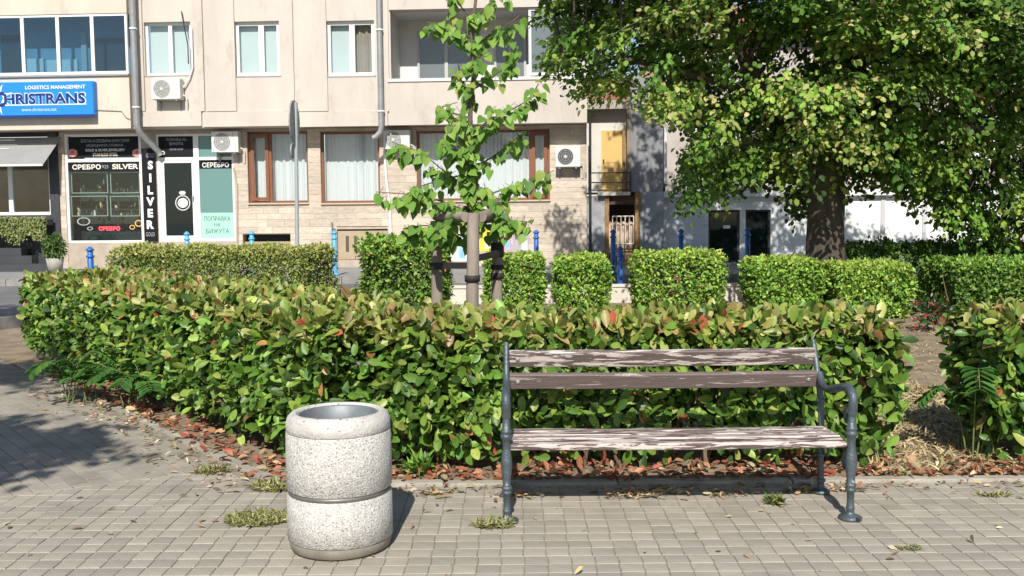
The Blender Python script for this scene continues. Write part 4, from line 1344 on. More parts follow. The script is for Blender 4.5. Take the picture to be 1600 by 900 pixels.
cube(1500, 1760, 408, 13.6, 1.4, 'big clipped bush at the right edge in front of the shaded hedge', 11.5, 9000, pal=(PH, [3, 5, 2, .3, 2, 0, 0], PV, [3, 3, 1, 2, 0]))
# dark hedge in the tree's shade
a, b = at(1330, 440, 15.6).x, at(1760, 440, 15.6).x
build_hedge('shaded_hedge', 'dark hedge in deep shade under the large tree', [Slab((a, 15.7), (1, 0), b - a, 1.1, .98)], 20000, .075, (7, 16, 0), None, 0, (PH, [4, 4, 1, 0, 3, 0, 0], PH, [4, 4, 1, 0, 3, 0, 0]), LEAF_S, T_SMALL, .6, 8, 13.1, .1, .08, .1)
# long box hedge on the planted corner by the road
BX = [(.192, .264, .054), (.264, .324, .072), (.108, .168, .036), (.348, .360, .108), (.240, .180, .078)]
a, b = at(165, 420, 15.0).x, at(478, 420, 14.0).x
dv = Vector((b - a, -1.0)).normalized()
build_hedge('box_hedge', 'long low olive green box hedge in front of the shop door', [Slab((a, 15.0), (dv.x, dv.y), (Vector((b - a, -1.0))).length, 1.0, 1.10)], 42000, .048, ((a + b) / 2, 15, 0), None, 0, (BX, [4, 4, 3, 1, .8], [(.40, .41, .12), (.32, .35, .09), (.45, .44, .16)], [4, 4, 2]), LEAF_S, T_SMALL, .62, 14, 15.2, .05, .12, .05)

# ------------------------------------------------------------------ trees
def inside(poly, x, z):
    c = np.zeros(len(x), bool)
    for i in range(len(poly)):
        (x0, z0), (x1, z1) = poly[i], poly[i - 1]
        with np.errstate(divide='ignore', invalid='ignore'):
            t = (x1 - x0) * (z - z0) / (z1 - z0) + x0
        c ^= ((z0 > z) != (z1 > z)) & (x < t)
    return c

def sprays(centres, outdir, per, length, size, pal, wts, bract=None):
    n = len(centres)
    k = np.arange(per)
    d = norm(outdir + RNG.normal(0, .35, (n, 3)) + np.array([0, 0, -.25]))
    up = norm(UP + RNG.normal(0, .3, (n, 3)))
    side = norm(np.cross(d, up))
    Ls = length * RNG.uniform(.6, 1.3, (n, 1, 1))
    tt = ((k + .5) / per)[None, :, None]
    sgn = np.where(k % 2 == 0, 1, -1)[None, :, None]
    base = centres[:, None, :] + d[:, None, :] * Ls * (tt - .5)
    base = base + np.array([0, 0, -1.0]) * (tt ** 2) * Ls * .35
    off = side[:, None, :] * sgn * (.05 + RNG.random((n, per, 1)) * length * .3 * (1 - tt * .6)) + RNG.normal(0, .05, (n, per, 3))
    pos = (base + off).reshape(-1, 3)
    N = n * per
    dv = (side[:, None, :] * sgn * .7 + d[:, None, :] * .5 + np.array([0, 0, -.45]) + RNG.normal(0, .35, (n, per, 3))).reshape(-1, 3)
    nv = (up[:, None, :] * .55 + d[:, None, :] * .4 + np.array(to_sun) * .5 + RNG.normal(0, .35, (n, per, 3))).reshape(-1, 3)
    L = size * RNG.uniform(.6, 1.25, N)
    tint = np.repeat(tints(n, pal, wts, .12), per, 0) * (1 + RNG.normal(0, .12, (N, 1)))
    if bract is not None:
        w = np.repeat(bract, per) & (RNG.random(N) < .38)
        tint[w] = tints(w.sum(), [(.36, .38, .11), (.29, .34, .085), (.40, .38, .15)], [1, 1, 1], .1)
    return pos, dv, nv, L, np.clip(tint, .004, .8), d, Ls[:, 0, 0]

LN = [(.075, .160, .026), (.109, .217, .033), (.167, .290, .043), (.261, .377, .061), (.055, .119, .023)]
def smooth_path(pts, r0, r1, n=14, wobble=.03):
    pts = [Vector(p) for p in pts]
    out = []
    for i in range(n + 1):
        t = i / n * (len(pts) - 1)
        k = min(int(t), len(pts) - 2); f_ = t - k
        p0, p1, p2, p3 = pts[max(k - 1, 0)], pts[k], pts[k + 1], pts[min(k + 2, len(pts) - 1)]
        q = .5 * ((2 * p1) + (p2 - p0) * f_ + (2 * p0 - 5 * p1 + 4 * p2 - p3) * f_ ** 2 + (3 * p1 - p0 - 3 * p2 + p3) * f_ ** 3)
        out.append(q + Vector((random.uniform(-1, 1), random.uniform(-1, 1), 0)) * wobble)
    rad = [r0 + (r1 - r0) * (i / n) ** .8 for i in range(n + 1)]
    return out, rad

YT = 15.7
tb = at(1290, 440, YT)
tree = thing('linden_tree', 'large dark leafy linden tree filling the upper right', 'tree', (tb.x, YT, 0))
tx = tb.x
def tp(px, py, Y): return at(px, py, Y)
fork = tp(1288, 275, YT)
tr = MB()
tr.tube([(tx, YT, -.1), (tx, YT, .15), (tx, YT, .5), (tx - .02, YT, 1.2), (tx, YT, 1.8), tuple(fork), (fork.x, YT, fork.z + .6)], [.52, .40, .33, .29, .28, .30, .24], 18)
limbs = [
    ([fork - Vector((0, 0, .3)), tp(1235, 215, YT - .1), tp(1185, 130, YT - .3), tp(1150, 60, YT - .3), tp(1118, -30, YT - .2), tp(1060, -200, YT)], .23, .07),
    ([fork, tp(1305, 160, YT + .3), tp(1330, 40, YT + .4), tp(1345, -150, YT + .2), tp(1330, -350, YT)], .22, .05),
    ([fork, tp(1360, 200, YT - .3), tp(1430, 110, YT - .6), tp(1520, 0, YT - .9), tp(1620, -150, YT - .8)], .17, .04),
    ([tp(1200, 160, YT - .2), tp(1130, 130, YT - .8), tp(1050, 110, YT - 1.2), tp(960, 90, YT - 1.4), tp(880, 90, YT - 1.3)], .09, .02),
    ([tp(1300, 230, YT), tp(1400, 205, YT - .6), tp(1490, 195, YT - 1.0), tp(1600, 215, YT - 1.3), tp(1720, 250, YT - 1.3)], .09, .02),
    ([tp(1270, 240, YT), tp(1220, 225, YT - .6), tp(1150, 225, YT - 1.1), tp(1090, 245, YT - 1.4)], .06, .012),
    ([tp(1330, 60, YT + .3), tp(1420, 40, YT + .9), tp(1560, 60, YT + 1.4), tp(1680, 100, YT + 1.6)], .09, .02),
    ([tp(1145, 40, YT - .3), tp(1060, 10, YT - .3), tp(980, 10, YT - .2), tp(900, 20, YT)], .08, .02),
    ([tp(1040, 20, YT - .4), tp(1036, 70, YT - .5), tp(1040, 130, YT - .9)], .04, .02),
]
nodes = []
for pts, r0, r1 in limbs:
    q, rad = smooth_path(pts, r0, r1)
    tr.tube(q, rad, 10)
    nodes += q[3:]
XZ = [(at(px, py, 15.0).x, at(px, py, 15.0).z) for px, py in
      [(848, 100), (872, 66), (840, 20), (850, -150), (880, -330), (1000, -430), (1300, -430), (1390, -300), (1435, -75), (1600, -50), (1800, -30), (1930, 60), (1950, 250), (1780, 385), (1640, 388), (1545, 390), (1490, 362), (1450, 318), (1400, 285),
       (1350, 275), (1320, 280), (1290, 280), (1262, 300), (1240, 335), (1205, 296), (1165, 298), (1120, 300), (1075, 305), (1050, 300), (1072, 232), (1046, 160), (990, 140), (930, 150), (905, 128)]]
n0 = 9000
X_ = RNG.uniform(.3, 11.5, n0); Z_ = RNG.uniform(1.2, 10.5, n0)
rr = np.sqrt(((X_ - 5.4) / 6.2) ** 2 + ((Z_ - 5.2) / 5.6) ** 2)
round_ = np.sqrt(np.clip(1.1 - rr ** 2, .05, 1))
front = np.clip(.9 + .62 * (Z_ - 1.9), .5, 3.4) * round_
back_ = 2.0 * round_
pick = RNG.random(n0)
Y_ = np.where(pick < .5, YT - front * RNG.uniform(.78, 1.0, n0), np.where(pick < .8, YT - front * RNG.uniform(.0, .8, n0), YT + back_ * RNG.random(n0)))
def in_crown(c):
    return inside(XZ, c[:, 0] * 15 / c[:, 1], 1.55 + (c[:, 2] - 1.55) * 15 / c[:, 1])
G = np.stack([X_, Y_, Z_], 1)
G = G[in_crown(G)]
GP_ = np.array([(800 + FPX * v.x / -v.z, 450 - FPX * v.y / -v.z) for v in (CAMM.inverted() @ Vector(g) for g in G)])
hole = np.zeros(len(G), bool)
for (hx, hy, rx, ry, yb) in ((1152, 70, 80, 110, .4), (1288, 300, 70, 90, .5), (1200, 290, 75, 50, -.6), (1380, 300, 70, 50, -.4), (985, 85, 48, 48, 9), (1300, 60, 45, 45, -1.6), (1120, 210, 40, 30, -.3)):
    hole |= (((GP_[:, 0] - hx) / rx) ** 2 + ((GP_[:, 1] - hy) / ry) ** 2 < 1) & (G[:, 1] < YT + yb)
hole |= (GP_[:, 1] < -110) & (RNG.random(len(G)) < .8)      # thin top: sun flecks reach the walls behind
G = G[~hole]
G = G[(G[:, 0] > 2.9) | (RNG.random(len(G)) < .42)]
keep_ = []                                                # boughs keep their distance from each other
for g in G:
    if all((g[0] - k_[0]) ** 2 + (g[1] - k_[1]) ** 2 + ((g[2] - k_[2]) * 1.25) ** 2 > .62 for k_ in keep_): keep_.append(g)
G = np.array(keep_[:360])
print('boughs', len(G))
GO = norm(G - np.array([tx, YT, 4.2]))
PER = 19
off = RNG.normal(0, 1, (len(G), PER, 3)) * np.array([.38, .38, .085])
off[:, :, 2] -= .35 * (off[:, :, 0] ** 2 + off[:, :, 1] ** 2)
C = (G[:, None, :] + off).reshape(-1, 3)
outd = (norm(off * np.array([1, 1, .3])) * .7 + GO[:, None, :] * .7).reshape(-1, 3)
tone = np.repeat(RNG.normal(1, .13, len(G)), PER)
bz = np.repeat((wob(G, 1.3, 2.2) > .2) & (G[:, 1] < YT - .6), PER)
m_ = in_crown(C)
C, outd, tone, bz = C[m_], outd[m_], tone[m_], bz[m_]
pos, dv, nv, L, tint, sd, sl = sprays(C, outd, 32, .46, .096, LN, [3, 5, 4, 3, 1.5], bz)
tint = np.clip(tint * np.repeat(tone, 32)[:, None], .004, .8)
leaf_mesh('crown', pos, dv, nv, L, .86, tint, T_SMALL, LEAF_T, tree)
# branches from the limbs out to the boughs, twigs within each bough
for g in G:
    g = Vector(g); q = min(nodes, key=lambda n_: (n_ - g).length)
    l_ = (q - g).length
    if l_ > 2.0: q = g.lerp(q, 2.0 / l_); l_ = 1.0
    mid_ = q.lerp(g, .5) + Vector((random.uniform(-.1, .1), random.uniform(-.1, .1), .12)) * l_
    qq, rad = smooth_path([q, mid_, g], .012 + .012 * l_, .006, 6, .02)
    tr.tube(qq, rad, 6, cap=False)
for c, d_, l in list(zip(C, sd, sl))[::3]:
    c = Vector(c); q = Vector(G[np.argmin(((G - np.array(c)) ** 2).sum(1))])
    tr.tube([q, q.lerp(c, .5) + Vector((0, 0, .04)), c, c + Vector(d_) * float(l) * .4], [.007, .006, .004, .002], 4, cap=False)
tr.build('trunk', BARK, tree)

# tall tree behind and left of the viewpoint, whose shade falls on the left paving
sh = thing('shade_tree', 'tall leafy tree out of frame shading the paving at the left', 'tree', (-7.4, .2, 0))
st = MB()
st.tube([(-7.4, .2, -.1), (-7.4, .2, .4), (-7.35, .25, 2.5), (-7.4, .6, 5), (-7.8, 1.3, 7.5), (-8.6, 2.2, 9.5)], [.4, .26, .2, .16, .12, .05], 12)
tops = [((-4.6, .55, 5.0), (1.65, .95, .5), 300), ((-6.3, 1.2, 7.2), (1.75, .65, .45), 170), ((-10.2, 3.3, 10.0), (2.6, 1.6, .9), 260)]
for c_, r_, k_ in tops:
    q = norm(RNG.normal(0, 1, (k_, 3))) * (RNG.random((k_, 1)) ** .4)
    C2 = np.array(c_) + q * np.array(r_)
    pos, dv, nv, L, tint, sd, sl = sprays(C2, norm(q), 22, .5, .13, LN, [3, 5, 4, 2, 2])
    leaf_mesh('crown', pos, dv, nv, L, .9, tint, T_SMALL, LEAF_T, sh)
    zs_ = max(2.4, c_[2] - 1.4)
    st.tube([(-7.4, .4, zs_), Vector((-7.4, .4, zs_)).lerp(Vector(c_), .5) + Vector((0, 0, .15)), c_], [.09, .06, .03], 8, cap=False)
    for c in C2[::5]:
        st.tube([c_, Vector(c_).lerp(Vector(c), .5), tuple(c)], [.025, .015, .006], 5, cap=False)
st.build('trunk', BARK, sh)

# young staked tree
YY = 8.0
yt = thing('young_tree', 'slender young tree with heart shaped leaves between three stakes', 'tree', (at(737, 470, YY).x, YY, 0))
br = MB()
def yp(px, py, dy=0.0): return at(px, py, YY + dy)
base = yp(737, 470); base.z = -.05
tk = [base, yp(737, 400), yp(737, 330), yp(738, 240), yp(735, 180), yp(740, 120), yp(737, 60), yp(743, 0), yp(748, -80), yp(752, -160)]
q, rad = smooth_path(tk, .034, .008, 30, .004)
br.tube(q, rad, 9)
BRS = [([(737, 335), (700, 318), (650, 305), (588, 300)], -.2, 18), ([(737, 300), (695, 268), (655, 238), (612, 222)], .15, 22), ([(738, 315), (780, 298), (825, 286), (866, 266)], -.15, 18),
       ([(738, 262), (770, 245), (800, 222), (818, 205)], .25, 14), ([(736, 205), (718, 190), (702, 180)], -.2, 9), ([(737, 205), (780, 180), (822, 158), (842, 130)], -.2, 18),
       ([(739, 150), (722, 128), (716, 100)], .1, 10), ([(738, 60), (705, 42), (664, 34)], -.1, 15), ([(739, 70), (775, 52), (812, 24)], .2, 11), ([(739, 140), (780, 112), (800, 84), (800, 60)], .1, 14),
       ([(736, 372), (700, 362), (660, 352), (626, 362)], -.1, 16), ([(738, 350), (775, 352), (805, 345), (832, 348)], -.3, 14), ([(737, 285), (715, 250), (700, 215), (712, 195)], -.3, 15),
       ([(738, 290), (765, 300), (790, 330), (800, 352)], -.2, 12), ([(738, 320), (715, 330), (700, 350), (680, 362)], -.3, 12), ([(738, 240), (720, 230), (690, 225)], -.35, 10), ([(741, 30), (760, 10), (790, -20)], -.1, 9), ([(741, 30), (720, 10), (712, -15)], .1, 8),
       ([(738, 270), (660, 290), (620, 315)], -.3, 12), ([(738, 225), (752, 200), (775, 170)], -.25, 12), ([(737, 100), (745, 96), (762, 90)], -.2, 7), ([(737, 185), (690, 170), (715, 160)], -.1, 6)]
lp, ld, ln = [], [], []
for pts, dy, nl in BRS:
    P3 = [yp(*p, dy * i / (len(pts) - 1)) for i, p in enumerate(pts)]
    q, rad = smooth_path(P3, .009, .003, 10, .004)
    br.tube(q, rad, 6, cap=False)
    nl = int(nl * 2.8)
    for k in range(nl):
        t = (k + .9) / nl
        p = q[min(int(t * 10), 10)] + Vector((random.uniform(-.02, .02), random.uniform(-.08, .08), random.uniform(-.05, .05)))
        out = Vector((random.uniform(-.6, .6), random.uniform(-.9, .25), random.uniform(-1.0, -.1))).normalized()
        e_ = p + out * random.uniform(.03, .08)
        br.tube([p, e_], .0018, 4, cap=False)
        lp.append(e_); ld.append(out + Vector((random.uniform(-.4, .4), random.uniform(-.4, .1), -.35)))
        ln.append(Vector((random.uniform(-.5, .5), -.75, random.uniform(.15, .9))))
br.build('trunk', mat('young_bark', (.13, .10, .075), .85, var=.3, vscale=14), yt)
n = len(lp)
yl = np.array([[*v] for v in ld]); yn = np.array([[*v] for v in ln]); ypos = np.array([[*v] for v in lp])
ylen = RNG.uniform(.05, .102, n)
ytint = tints(n, [(.14, .28, .045), (.19, .345, .055), (.09, .19, .032), (.26, .39, .07), (.33, .36, .08)], [4, 4, 3, 2.5, .4], .12)
big = np.argsort(-ylen); a_, b_ = big[:300], big[300:]
leaf_objects('leaf', ypos[a_], yl[a_], yn[a_], ylen[a_], .82, ytint[a_], T_HEART, LEAF_T, yt, 'young', 8)
if len(b_): leaf_mesh('foliage', ypos[b_], yl[b_], yn[b_], ylen[b_], .82, ytint[b_], T_HEART, LEAF_T, yt)
print('young leaves', n)
# three stakes with cross rails and rubber bands
POLE = mat('stake_wood', (.29, .24, .195), .85, var=.35, vscale=8, bump=.7, bscale=30, stretch=(1, 1, .15))
RUB = mat('black_rubber', (.028, .023, .021), .75, var=.3, vscale=8)
stk = thing('tree_stake', 'tripod of three grey wooden stakes with top rails and black bands', 'tree support', (yp(738, 470).x, 7.8, 0))
def post(pxb, pxt, ptop, Y, r):
    a = at(pxb, 488, Y); b = at(pxt, ptop, Y)
    q, rad = smooth_path([(a.x, Y, -.05), (a.x * .5 + b.x * .5, Y, b.z * .5), (b.x, Y, b.z)], r * 1.06, r * .94, 8, .004)
    MB().tube(q, rad, 12).build('stake', POLE, stk)
    return b
pL, pM, pR = post(683, 681, 345, 8.15, .048), post(735, 740, 333, 7.6, .05), post(776, 777, 345, 8.2, .046)
MB().tube([pM + Vector((-.06, .0, -.03)), pL + Vector((0, 0, .04))], .04, 10).build('rail', POLE, stk)
MB().tube([pM + Vector((.06, .0, -.03)), pR + Vector((.02, 0, .09))], .042, 10).build('rail', POLE, stk)
MB().tube([pL + Vector((.03, 0, -.02)), pR + Vector((-.03, 0, .02))], .035, 10).build('rail', POLE, stk)
def band(p, q, h, name='band'):
    p, q = Vector(p), Vector(q)
    dvv = (q - p).normalized(); nn_ = Vector((dvv.y, -dvv.x, 0)).normalized() * .008
    vs = []
    for s_ in (-1, 1):
        for e_, zz in ((p, -h / 2), (q, -h / 2), (q, h / 2), (p, h / 2)):
            vs.append(e_ + nn_ * s_ + Vector((0, 0, zz)))
    MB().add(vs, [(0, 1, 2, 3), (7, 6, 5, 4), (0, 4, 5, 1), (1, 5, 6, 2), (2, 6, 7, 3), (3, 7, 4, 0)]).build(name, RUB, stk)
aL = at(676, 415, 8.1); aM = at(733, 415, 7.6)
band((aL.x - .02, 8.09, aL.z), (aM.x, 7.62, aM.z), .052)
aM = at(748, 403, 7.6); aR = at(780, 394, 8.15)
band((aM.x, 7.62, aM.z), (aR.x + .03, 8.14, aR.z), .052)
def ringband(px, py, Y, r, h):
    c = at(px, py, Y)
    MB().lathe([(r, c.z - h), (r + .008, c.z - h), (r + .008, c.z + h), (r, c.z + h)], (c.x, Y), 14).build('band', RUB, stk)
ringband(738, 435, 7.6, .052, .025); ringband(777, 417, 8.2, .048, .02); ringband(777, 431, 8.2, .048, .025); ringband(777, 390, 8.2, .048, .06); ringband(682, 415, 8.15, .049, .028)

# ------------------------------------------------------------------ bench
YF = 4.845
bench = thing('park_bench', 'weathered park bench with peeling brown slats and grey cast iron ends', 'bench', (.84, 5.07, 0))
IRON = mat('cast_iron_grey', (.095, .12, .135), .42, var=.35, vscale=9, bump=.5, bscale=70, metal=.35)
XF = (-.035, 1.698)
for s_, x in zip((-1, 1), XF):
    f = MB()
    # front leg with turned rings, foot disc and swelling under the arm
    f.lathe([(.001, 0), (.058, 0), (.058, .014), (.04, .022), (.022, .028), (.019, .05), (.024, .056), (.02, .064), (.0175, .09), (.0185, .14), (.026, .148), (.027, .158), (.021, .163), (.027, .17), (.027, .182), (.02, .188),
             (.021, .215), (.027, .26), (.030, .30), (.027, .335), (.021, .365), (.019, .39), (.024, .425), (.03, .432), (.031, .447), (.023, .453), (.029, .46), (.029, .47), (.021, .477), (.019, .53), (.019, .56)], (x, YF), 16)
    arm = [(x, YF, .54), (x, YF - .012, .585), (x, YF - .012, .625), (x, YF + .02, .652), (x, YF + .08, .658), (x, YF + .18, .64), (x, YF + .3, .61), (x, YF + .4, .594), (x, YF + .475, .61), (x, YF + .525, .66)]
    q, rad = smooth_path(arm, .025, .02, 26, 0)
    f.tube(q, rad, 10)
    back = [(x, YF + .47, 0), (x, YF + .475, .1), (x, YF + .49, .25), (x, YF + .478, .36), (x, YF + .49, .47), (x, YF + .53, .6), (x, YF + .585, .71), (x, YF + .645, .825)]
    q, rad = smooth_path(back, .0185, .0165, 26, 0)
    f.tube(q, rad, 10)
    f.lathe([(.001, 0), (.05, 0), (.05, .014), (.034, .022), (.02, .03), (.018, .06), (.025, .066), (.025, .076), (.018, .082)], (x, YF + .47), 14)
    f.lathe([(.018, .2), (.025, .206), (.025, .218), (.018, .224)], (x, YF + .487), 14)
    f.lathe([(.018, .5), (.025, .506), (.025, .518), (.018, .524)], (x, YF + .5), 14)
    q, rad = smooth_path([(x, YF + .005, .345), (x, YF + .15, .352), (x, YF + .32, .345), (x, YF + .478, .33)], .017, .017, 12, 0)
    f.tube(q, rad, 8)
    # scroll under the seat and inside the arm
    for cy, cz, r in ((YF + .07, .28, .05), (YF + .06, .52, .045), (YF + .4, .27, .05)):
        q = [(x, cy + r * math.cos(a_), cz + r * math.sin(a_)) for a_ in np.linspace(-1.2, 3.9, 14)]
        f.tube(q, .0085, 7)
    fr_ = f.build('end_frame', IRON, bench)
    MB().tube([(x, YF - .031, .2), (x, YF - .02, .2)], .008, 8).build('bolt', GALV, fr_)
    MB().tube([(x + .02, YF - .06, .012), (x + .02, YF - .05, .012)], .012, 8).build('bolt', BLACKM, fr_)
x0, x1 = XF[0] + .018, XF[1] - .018
def slat(y, z, w, th, tilt, m, bolts, name):
    """plank along x; its wide face is tilted from the horizontal by tilt"""
    c, s_ = math.cos(tilt), math.sin(tilt)
    b = .006
    prof = [(-w / 2 + b, -th / 2), (w / 2 - b, -th / 2), (w / 2, -th / 2 + b), (w / 2, th / 2 - b), (w / 2 - b, th / 2), (-w / 2 + b, th / 2), (-w / 2, th / 2 - b), (-w / 2, -th / 2 + b)]
    nseg = 24
    vs, fs = [], []
    for i in range(nseg + 1):
        xx = x0 + (x1 - x0) * i / nseg
        sag = -.004 * math.sin(math.pi * i / nseg) + random.uniform(-.0008, .0008)
        for u, v in prof:
            vs.append((xx, y + u * c - v * s_, z + u * s_ + v * c + sag))
    for i in range(nseg):
        for k in range(8):
            k2 = (k + 1) % 8
            fs.append((i * 8 + k2, i * 8 + k, (i + 1) * 8 + k, (i + 1) * 8 + k2))
    fs += [tuple(range(8)), tuple(range(nseg * 8, nseg * 8 + 8))[::-1]]
    o = MB().add(vs, fs).build(name, m, bench)
    for xx in bolts:
        n_ = Vector((0, -s_, c)); p = Vector((xx, y, z)) + n_ * (th / 2)
        MB().tube([p - n_ * .002, p + n_ * .002, p + n_ * .004], [.013, .012, .006], 8).build('bolt', GALV, o)
tb_ = (x0 + .045, x1 - .045)
TB = math.pi - R(68)
slat(YF + .575, .748, .098, .032, TB, peeling('peeling_top', .53, pale=(.62, .54, .49), paint=(.10, .073, .066), seed=1), tb_, 'back_slat')
slat(YF + .527, .630, .094, .032, TB, peeling('peeling_lower', .585, pale=(.42, .36, .33), paint=(.11, .082, .076), seed=4), tb_, 'back_slat')
for k in range(4):
    zz = .388 - .004 * k + (-.006 if k == 0 else 0)
    slat(YF + .055 + k * .1005, zz, .084, .034, R(-2.5) if k else R(5), peeling('peeling_seat_%s' % 'abcd'[k], (.495, .485, .49, .515)[k], pale=(.62, .53, .48), paint=(.085, .06, .054), seed=6 + k * 3), (), 'seat_slat')

# ------------------------------------------------------------------ litter bin
bc = (-.817, 4.517)
bin_ = thing('litter_bin', 'round exposed aggregate concrete litter bin with a steel band', 'litter bin', (bc[0], bc[1], 0))
AGG = mat('aggregate', (.50, .485, .45), .85, var=.16, vscale=14, bump=.6, bscale=110, dark=((.44, .36, .26), 3.2, .68),
          speck=[((.64, .63, .59), 75, .45), ((.36, .34, .32), 66, .40), ((.20, .19, .175), 74, .33), ((.68, .67, .64), 100, .42), ((.27, .25, .23), 110, .33)])
CONC = mat('bin_concrete', (.53, .51, .475), .85, var=.2, vscale=7, bump=.5, bscale=60, dark=((.36, .33, .28), 6, .6), speck=[((.15, .14, .13), 38, .22), ((.66, .65, .61), 80, .3), ((.32, .3, .28), 70, .25)])
STEEL = mat('bin_band', (.20, .19, .175), .5, metal=.5, var=.2, vscale=10)
RB = .243
MB().lathe([(.001, 0), (RB - .035, 0), (RB - .012, .012), (RB - .004, .045), (RB - .004, .056)], bc, 64).build('base', mat('bin_foot', (.27, .24, .20), .9, var=.3, vscale=10), bin_)
MB().lathe([(RB - .006, .057), (RB, .06), (RB + .002, .15), (RB, .264), (RB - .008, .27)], bc, 96).build('lower_drum', AGG, bin_)
MB().lathe([(RB - .008, .2705), (RB - .005, .272), (RB - .005, .288), (RB - .008, .2895)], bc, 64).build('steel_band', STEEL, bin_)
MB().lathe([(RB - .008, .29), (RB, .296), (RB + .002, .42), (RB - .001, .556), (RB - .005, .56)], bc, 96).build('upper_drum', AGG, bin_)
MB().lathe([(RB - .006, .561), (RB - .002, .565), (RB - .002, .60), (RB - .010, .624), (RB - .026, .641), (RB - .042, .646), (RB - .054, .641), (RB - .058, .61), (RB - .06, .3)], bc, 64).build('rim', CONC, bin_)
ZINC = mat('zinc', (.22, .24, .25), .55, metal=.4, var=.3, vscale=6)
MB().lathe([(RB - .056, .632), (RB - .062, .636), (RB - .068, .630), (RB - .072, .55), (RB - .085, .2), (.001, .2)], bc, 48).build('liner', ZINC, bin_)

# ------------------------------------------------------------------ small plants
def tuft(px, py, n, rx, ry, h, label, pal, flat=.5, group='weeds on the paving'):
    c = grd(px, py)
    t = thing('weed_tuft', label, 'weed', (c.x, c.y, 0), group=group)
    ang = RNG.uniform(0, 2 * math.pi, n); rad = np.sqrt(RNG.random(n))
    pos = np.stack([c.x + np.cos(ang) * rad * rx, c.y + np.sin(ang) * rad * ry, RNG.uniform(0, h * .3, n)], 1)
    d = np.stack([RNG.normal(0, 1, n), RNG.normal(0, 1, n), np.abs(RNG.normal(.2, flat, n))], 1)
    leaf_mesh('blades', pos, d, UP + RNG.normal(0, .4, (n, 3)), RNG.uniform(.5, 1.2, n) * h, .22, tints(n, pal, [1] * len(pal), .2), T_BLADE, DRY, t)
    return t
GP = [(.20, .22, .07), (.14, .18, .05), (.34, .30, .14), (.42, .36, .2)]
tuft(402, 812, 1500, .17, .13, .035, 'flat mossy patch of pale weeds left of the litter bin', GP, .3)
tuft(430, 762, 700, .13, .1, .05, 'thin dry weeds between the litter bin and the bed edging', GP, .4)
tuft(770, 822, 350, .09, .05, .05, 'weeds at the foot of the left bench leg', GP, .4)
tuft(1212, 787, 130, .04, .03, .06, 'small weed on the paving under the right bench end', [(.09, .15, .04), (.2, .2, .07)], .6)
tuft(655, 742, 160, .05, .04, .13, 'bright green rosette weed right of the litter bin', [(.14, .30, .04), (.2, .34, .06)], .9)
tuft(1420, 858, 70, .06, .03, .03, 'tiny green weed on the paving at the lower right', [(.12, .16, .05), (.25, .24, .1)], .4)
tuft(1552, 775, 130, .09, .03, .035, 'tiny dry weed on the paving near the right edge', GP, .4)
tuft(330, 738, 300, .1, .06, .05, 'dry grass at the left bed edging', GP, .4)

def pinnate(px, py, n, h, spread, label):
    c = grd(px, py)
    t = thing('feathery_seedling', label, 'seedling', (c.x, c.y, 0), group='feathery seedlings at the hedge')
    for k in range(n):
        a = 2 * math.pi * (k + random.random() * .7) / n
        o = Vector((math.cos(a), math.sin(a), 0)) * spread * random.uniform(.6, 1.1)
        p0 = Vector((c.x + random.uniform(-.12, .12), c.y + random.uniform(-.1, .1), 0))
        zt = h * random.uniform(.6, 1.1)
        q, rad = smooth_path([p0, p0 + o * .3 + Vector((0, 0, zt * .7)), p0 + o * .75 + Vector((0, 0, zt)), p0 + o * 1.25 + Vector((0, 0, zt * .82))], .006, .002, 16, 0)
        fr_ = MB().tube(q, rad, 5, cap=False).build('frond', mat('green_stalk', (.14, .18, .05), .7), t)
        pos, dd, nn_ = [], [], []
        for i in range(4, 17):
            tan = (q[min(i + 1, 16)] - q[i - 1]).normalized(); sd_ = tan.cross(Vector((0, 0, 1))).normalized()
            for s_ in (-1, 1):
                pos.append(q[i]); dd.append(sd_ * s_ + tan * .45 + Vector((0, 0, -.15))); nn_.append(Vector((0, 0, 1)) + tan * .2)
        f_ = lambda l: np.array([[*v] for v in l])
        m_ = len(pos)
        leaf_mesh('leaflets', f_(pos), f_(dd), f_(nn_) + RNG.normal(0, .15, (m_, 3)), RNG.uniform(.09, .13, m_), .42, tints(m_, [(.05, .14, .025), (.08, .19, .03), (.06, .16, .035)], [1, 1, 1], .12), T_OVAL, LEAF_T, fr_)
pinnate(128, 628, 10, .42, .33, 'feathery green seedlings at the far left foot of the hedge')
pinnate(205, 640, 9, .36, .30, 'feathery green seedlings at the hedge foot, nearer the bin')
pinnate(1530, 715, 5, .62, .22, 'feathery seedling growing through the hedge at the right edge')

# planters of the dark shop
def clump(name, label, cat, c, rad, n, size, pal, wts, frame=None, tmpl=T_SMALL, m=LEAF_S, droop=0.):
    t = thing(name, label, cat, c, frame)
    q = norm(RNG.normal(0, 1, (n, 3))) * (RNG.random((n, 1)) ** .45) * np.array(rad)
    pos = np.array(c) + np.array([0, 0, rad[2]]) + q
    leaf_mesh('foliage', pos, norm(q) + RNG.normal(0, .6, (n, 3)) + np.array([0, 0, -droop]), norm(q) + UP * .5 + RNG.normal(0, .4, (n, 3)), size * RNG.uniform(.7, 1.3, n), .6, tints(n, pal, wts), tmpl, m, t)
    return t
TRL = [(.20, .24, .07), (.30, .31, .11), (.12, .17, .05)]
x0_, z0_ = B(-40, 345, YG - .3); x1_ = B(78, 345, YG - .3)[0]
trp = thing('trailing_plant', 'variegated trailing plants spilling from a window box of the dark shop', 'plant', ((x0_ + x1_) / 2, YG - .3, z0_ - .3), FACM)
box('window_box', CHAR, trp, x0_, x1_, YG - .42, YG - .15, z0_ - .12, z0_ + .02)
n = 2600
u = RNG.uniform(x0_, x1_, n)
lenn = .28 + .3 * np.abs(np.sin(u * 4.3)) * RNG.random(n)
zz = z0_ + .1 - RNG.random(n) * (lenn + .15)
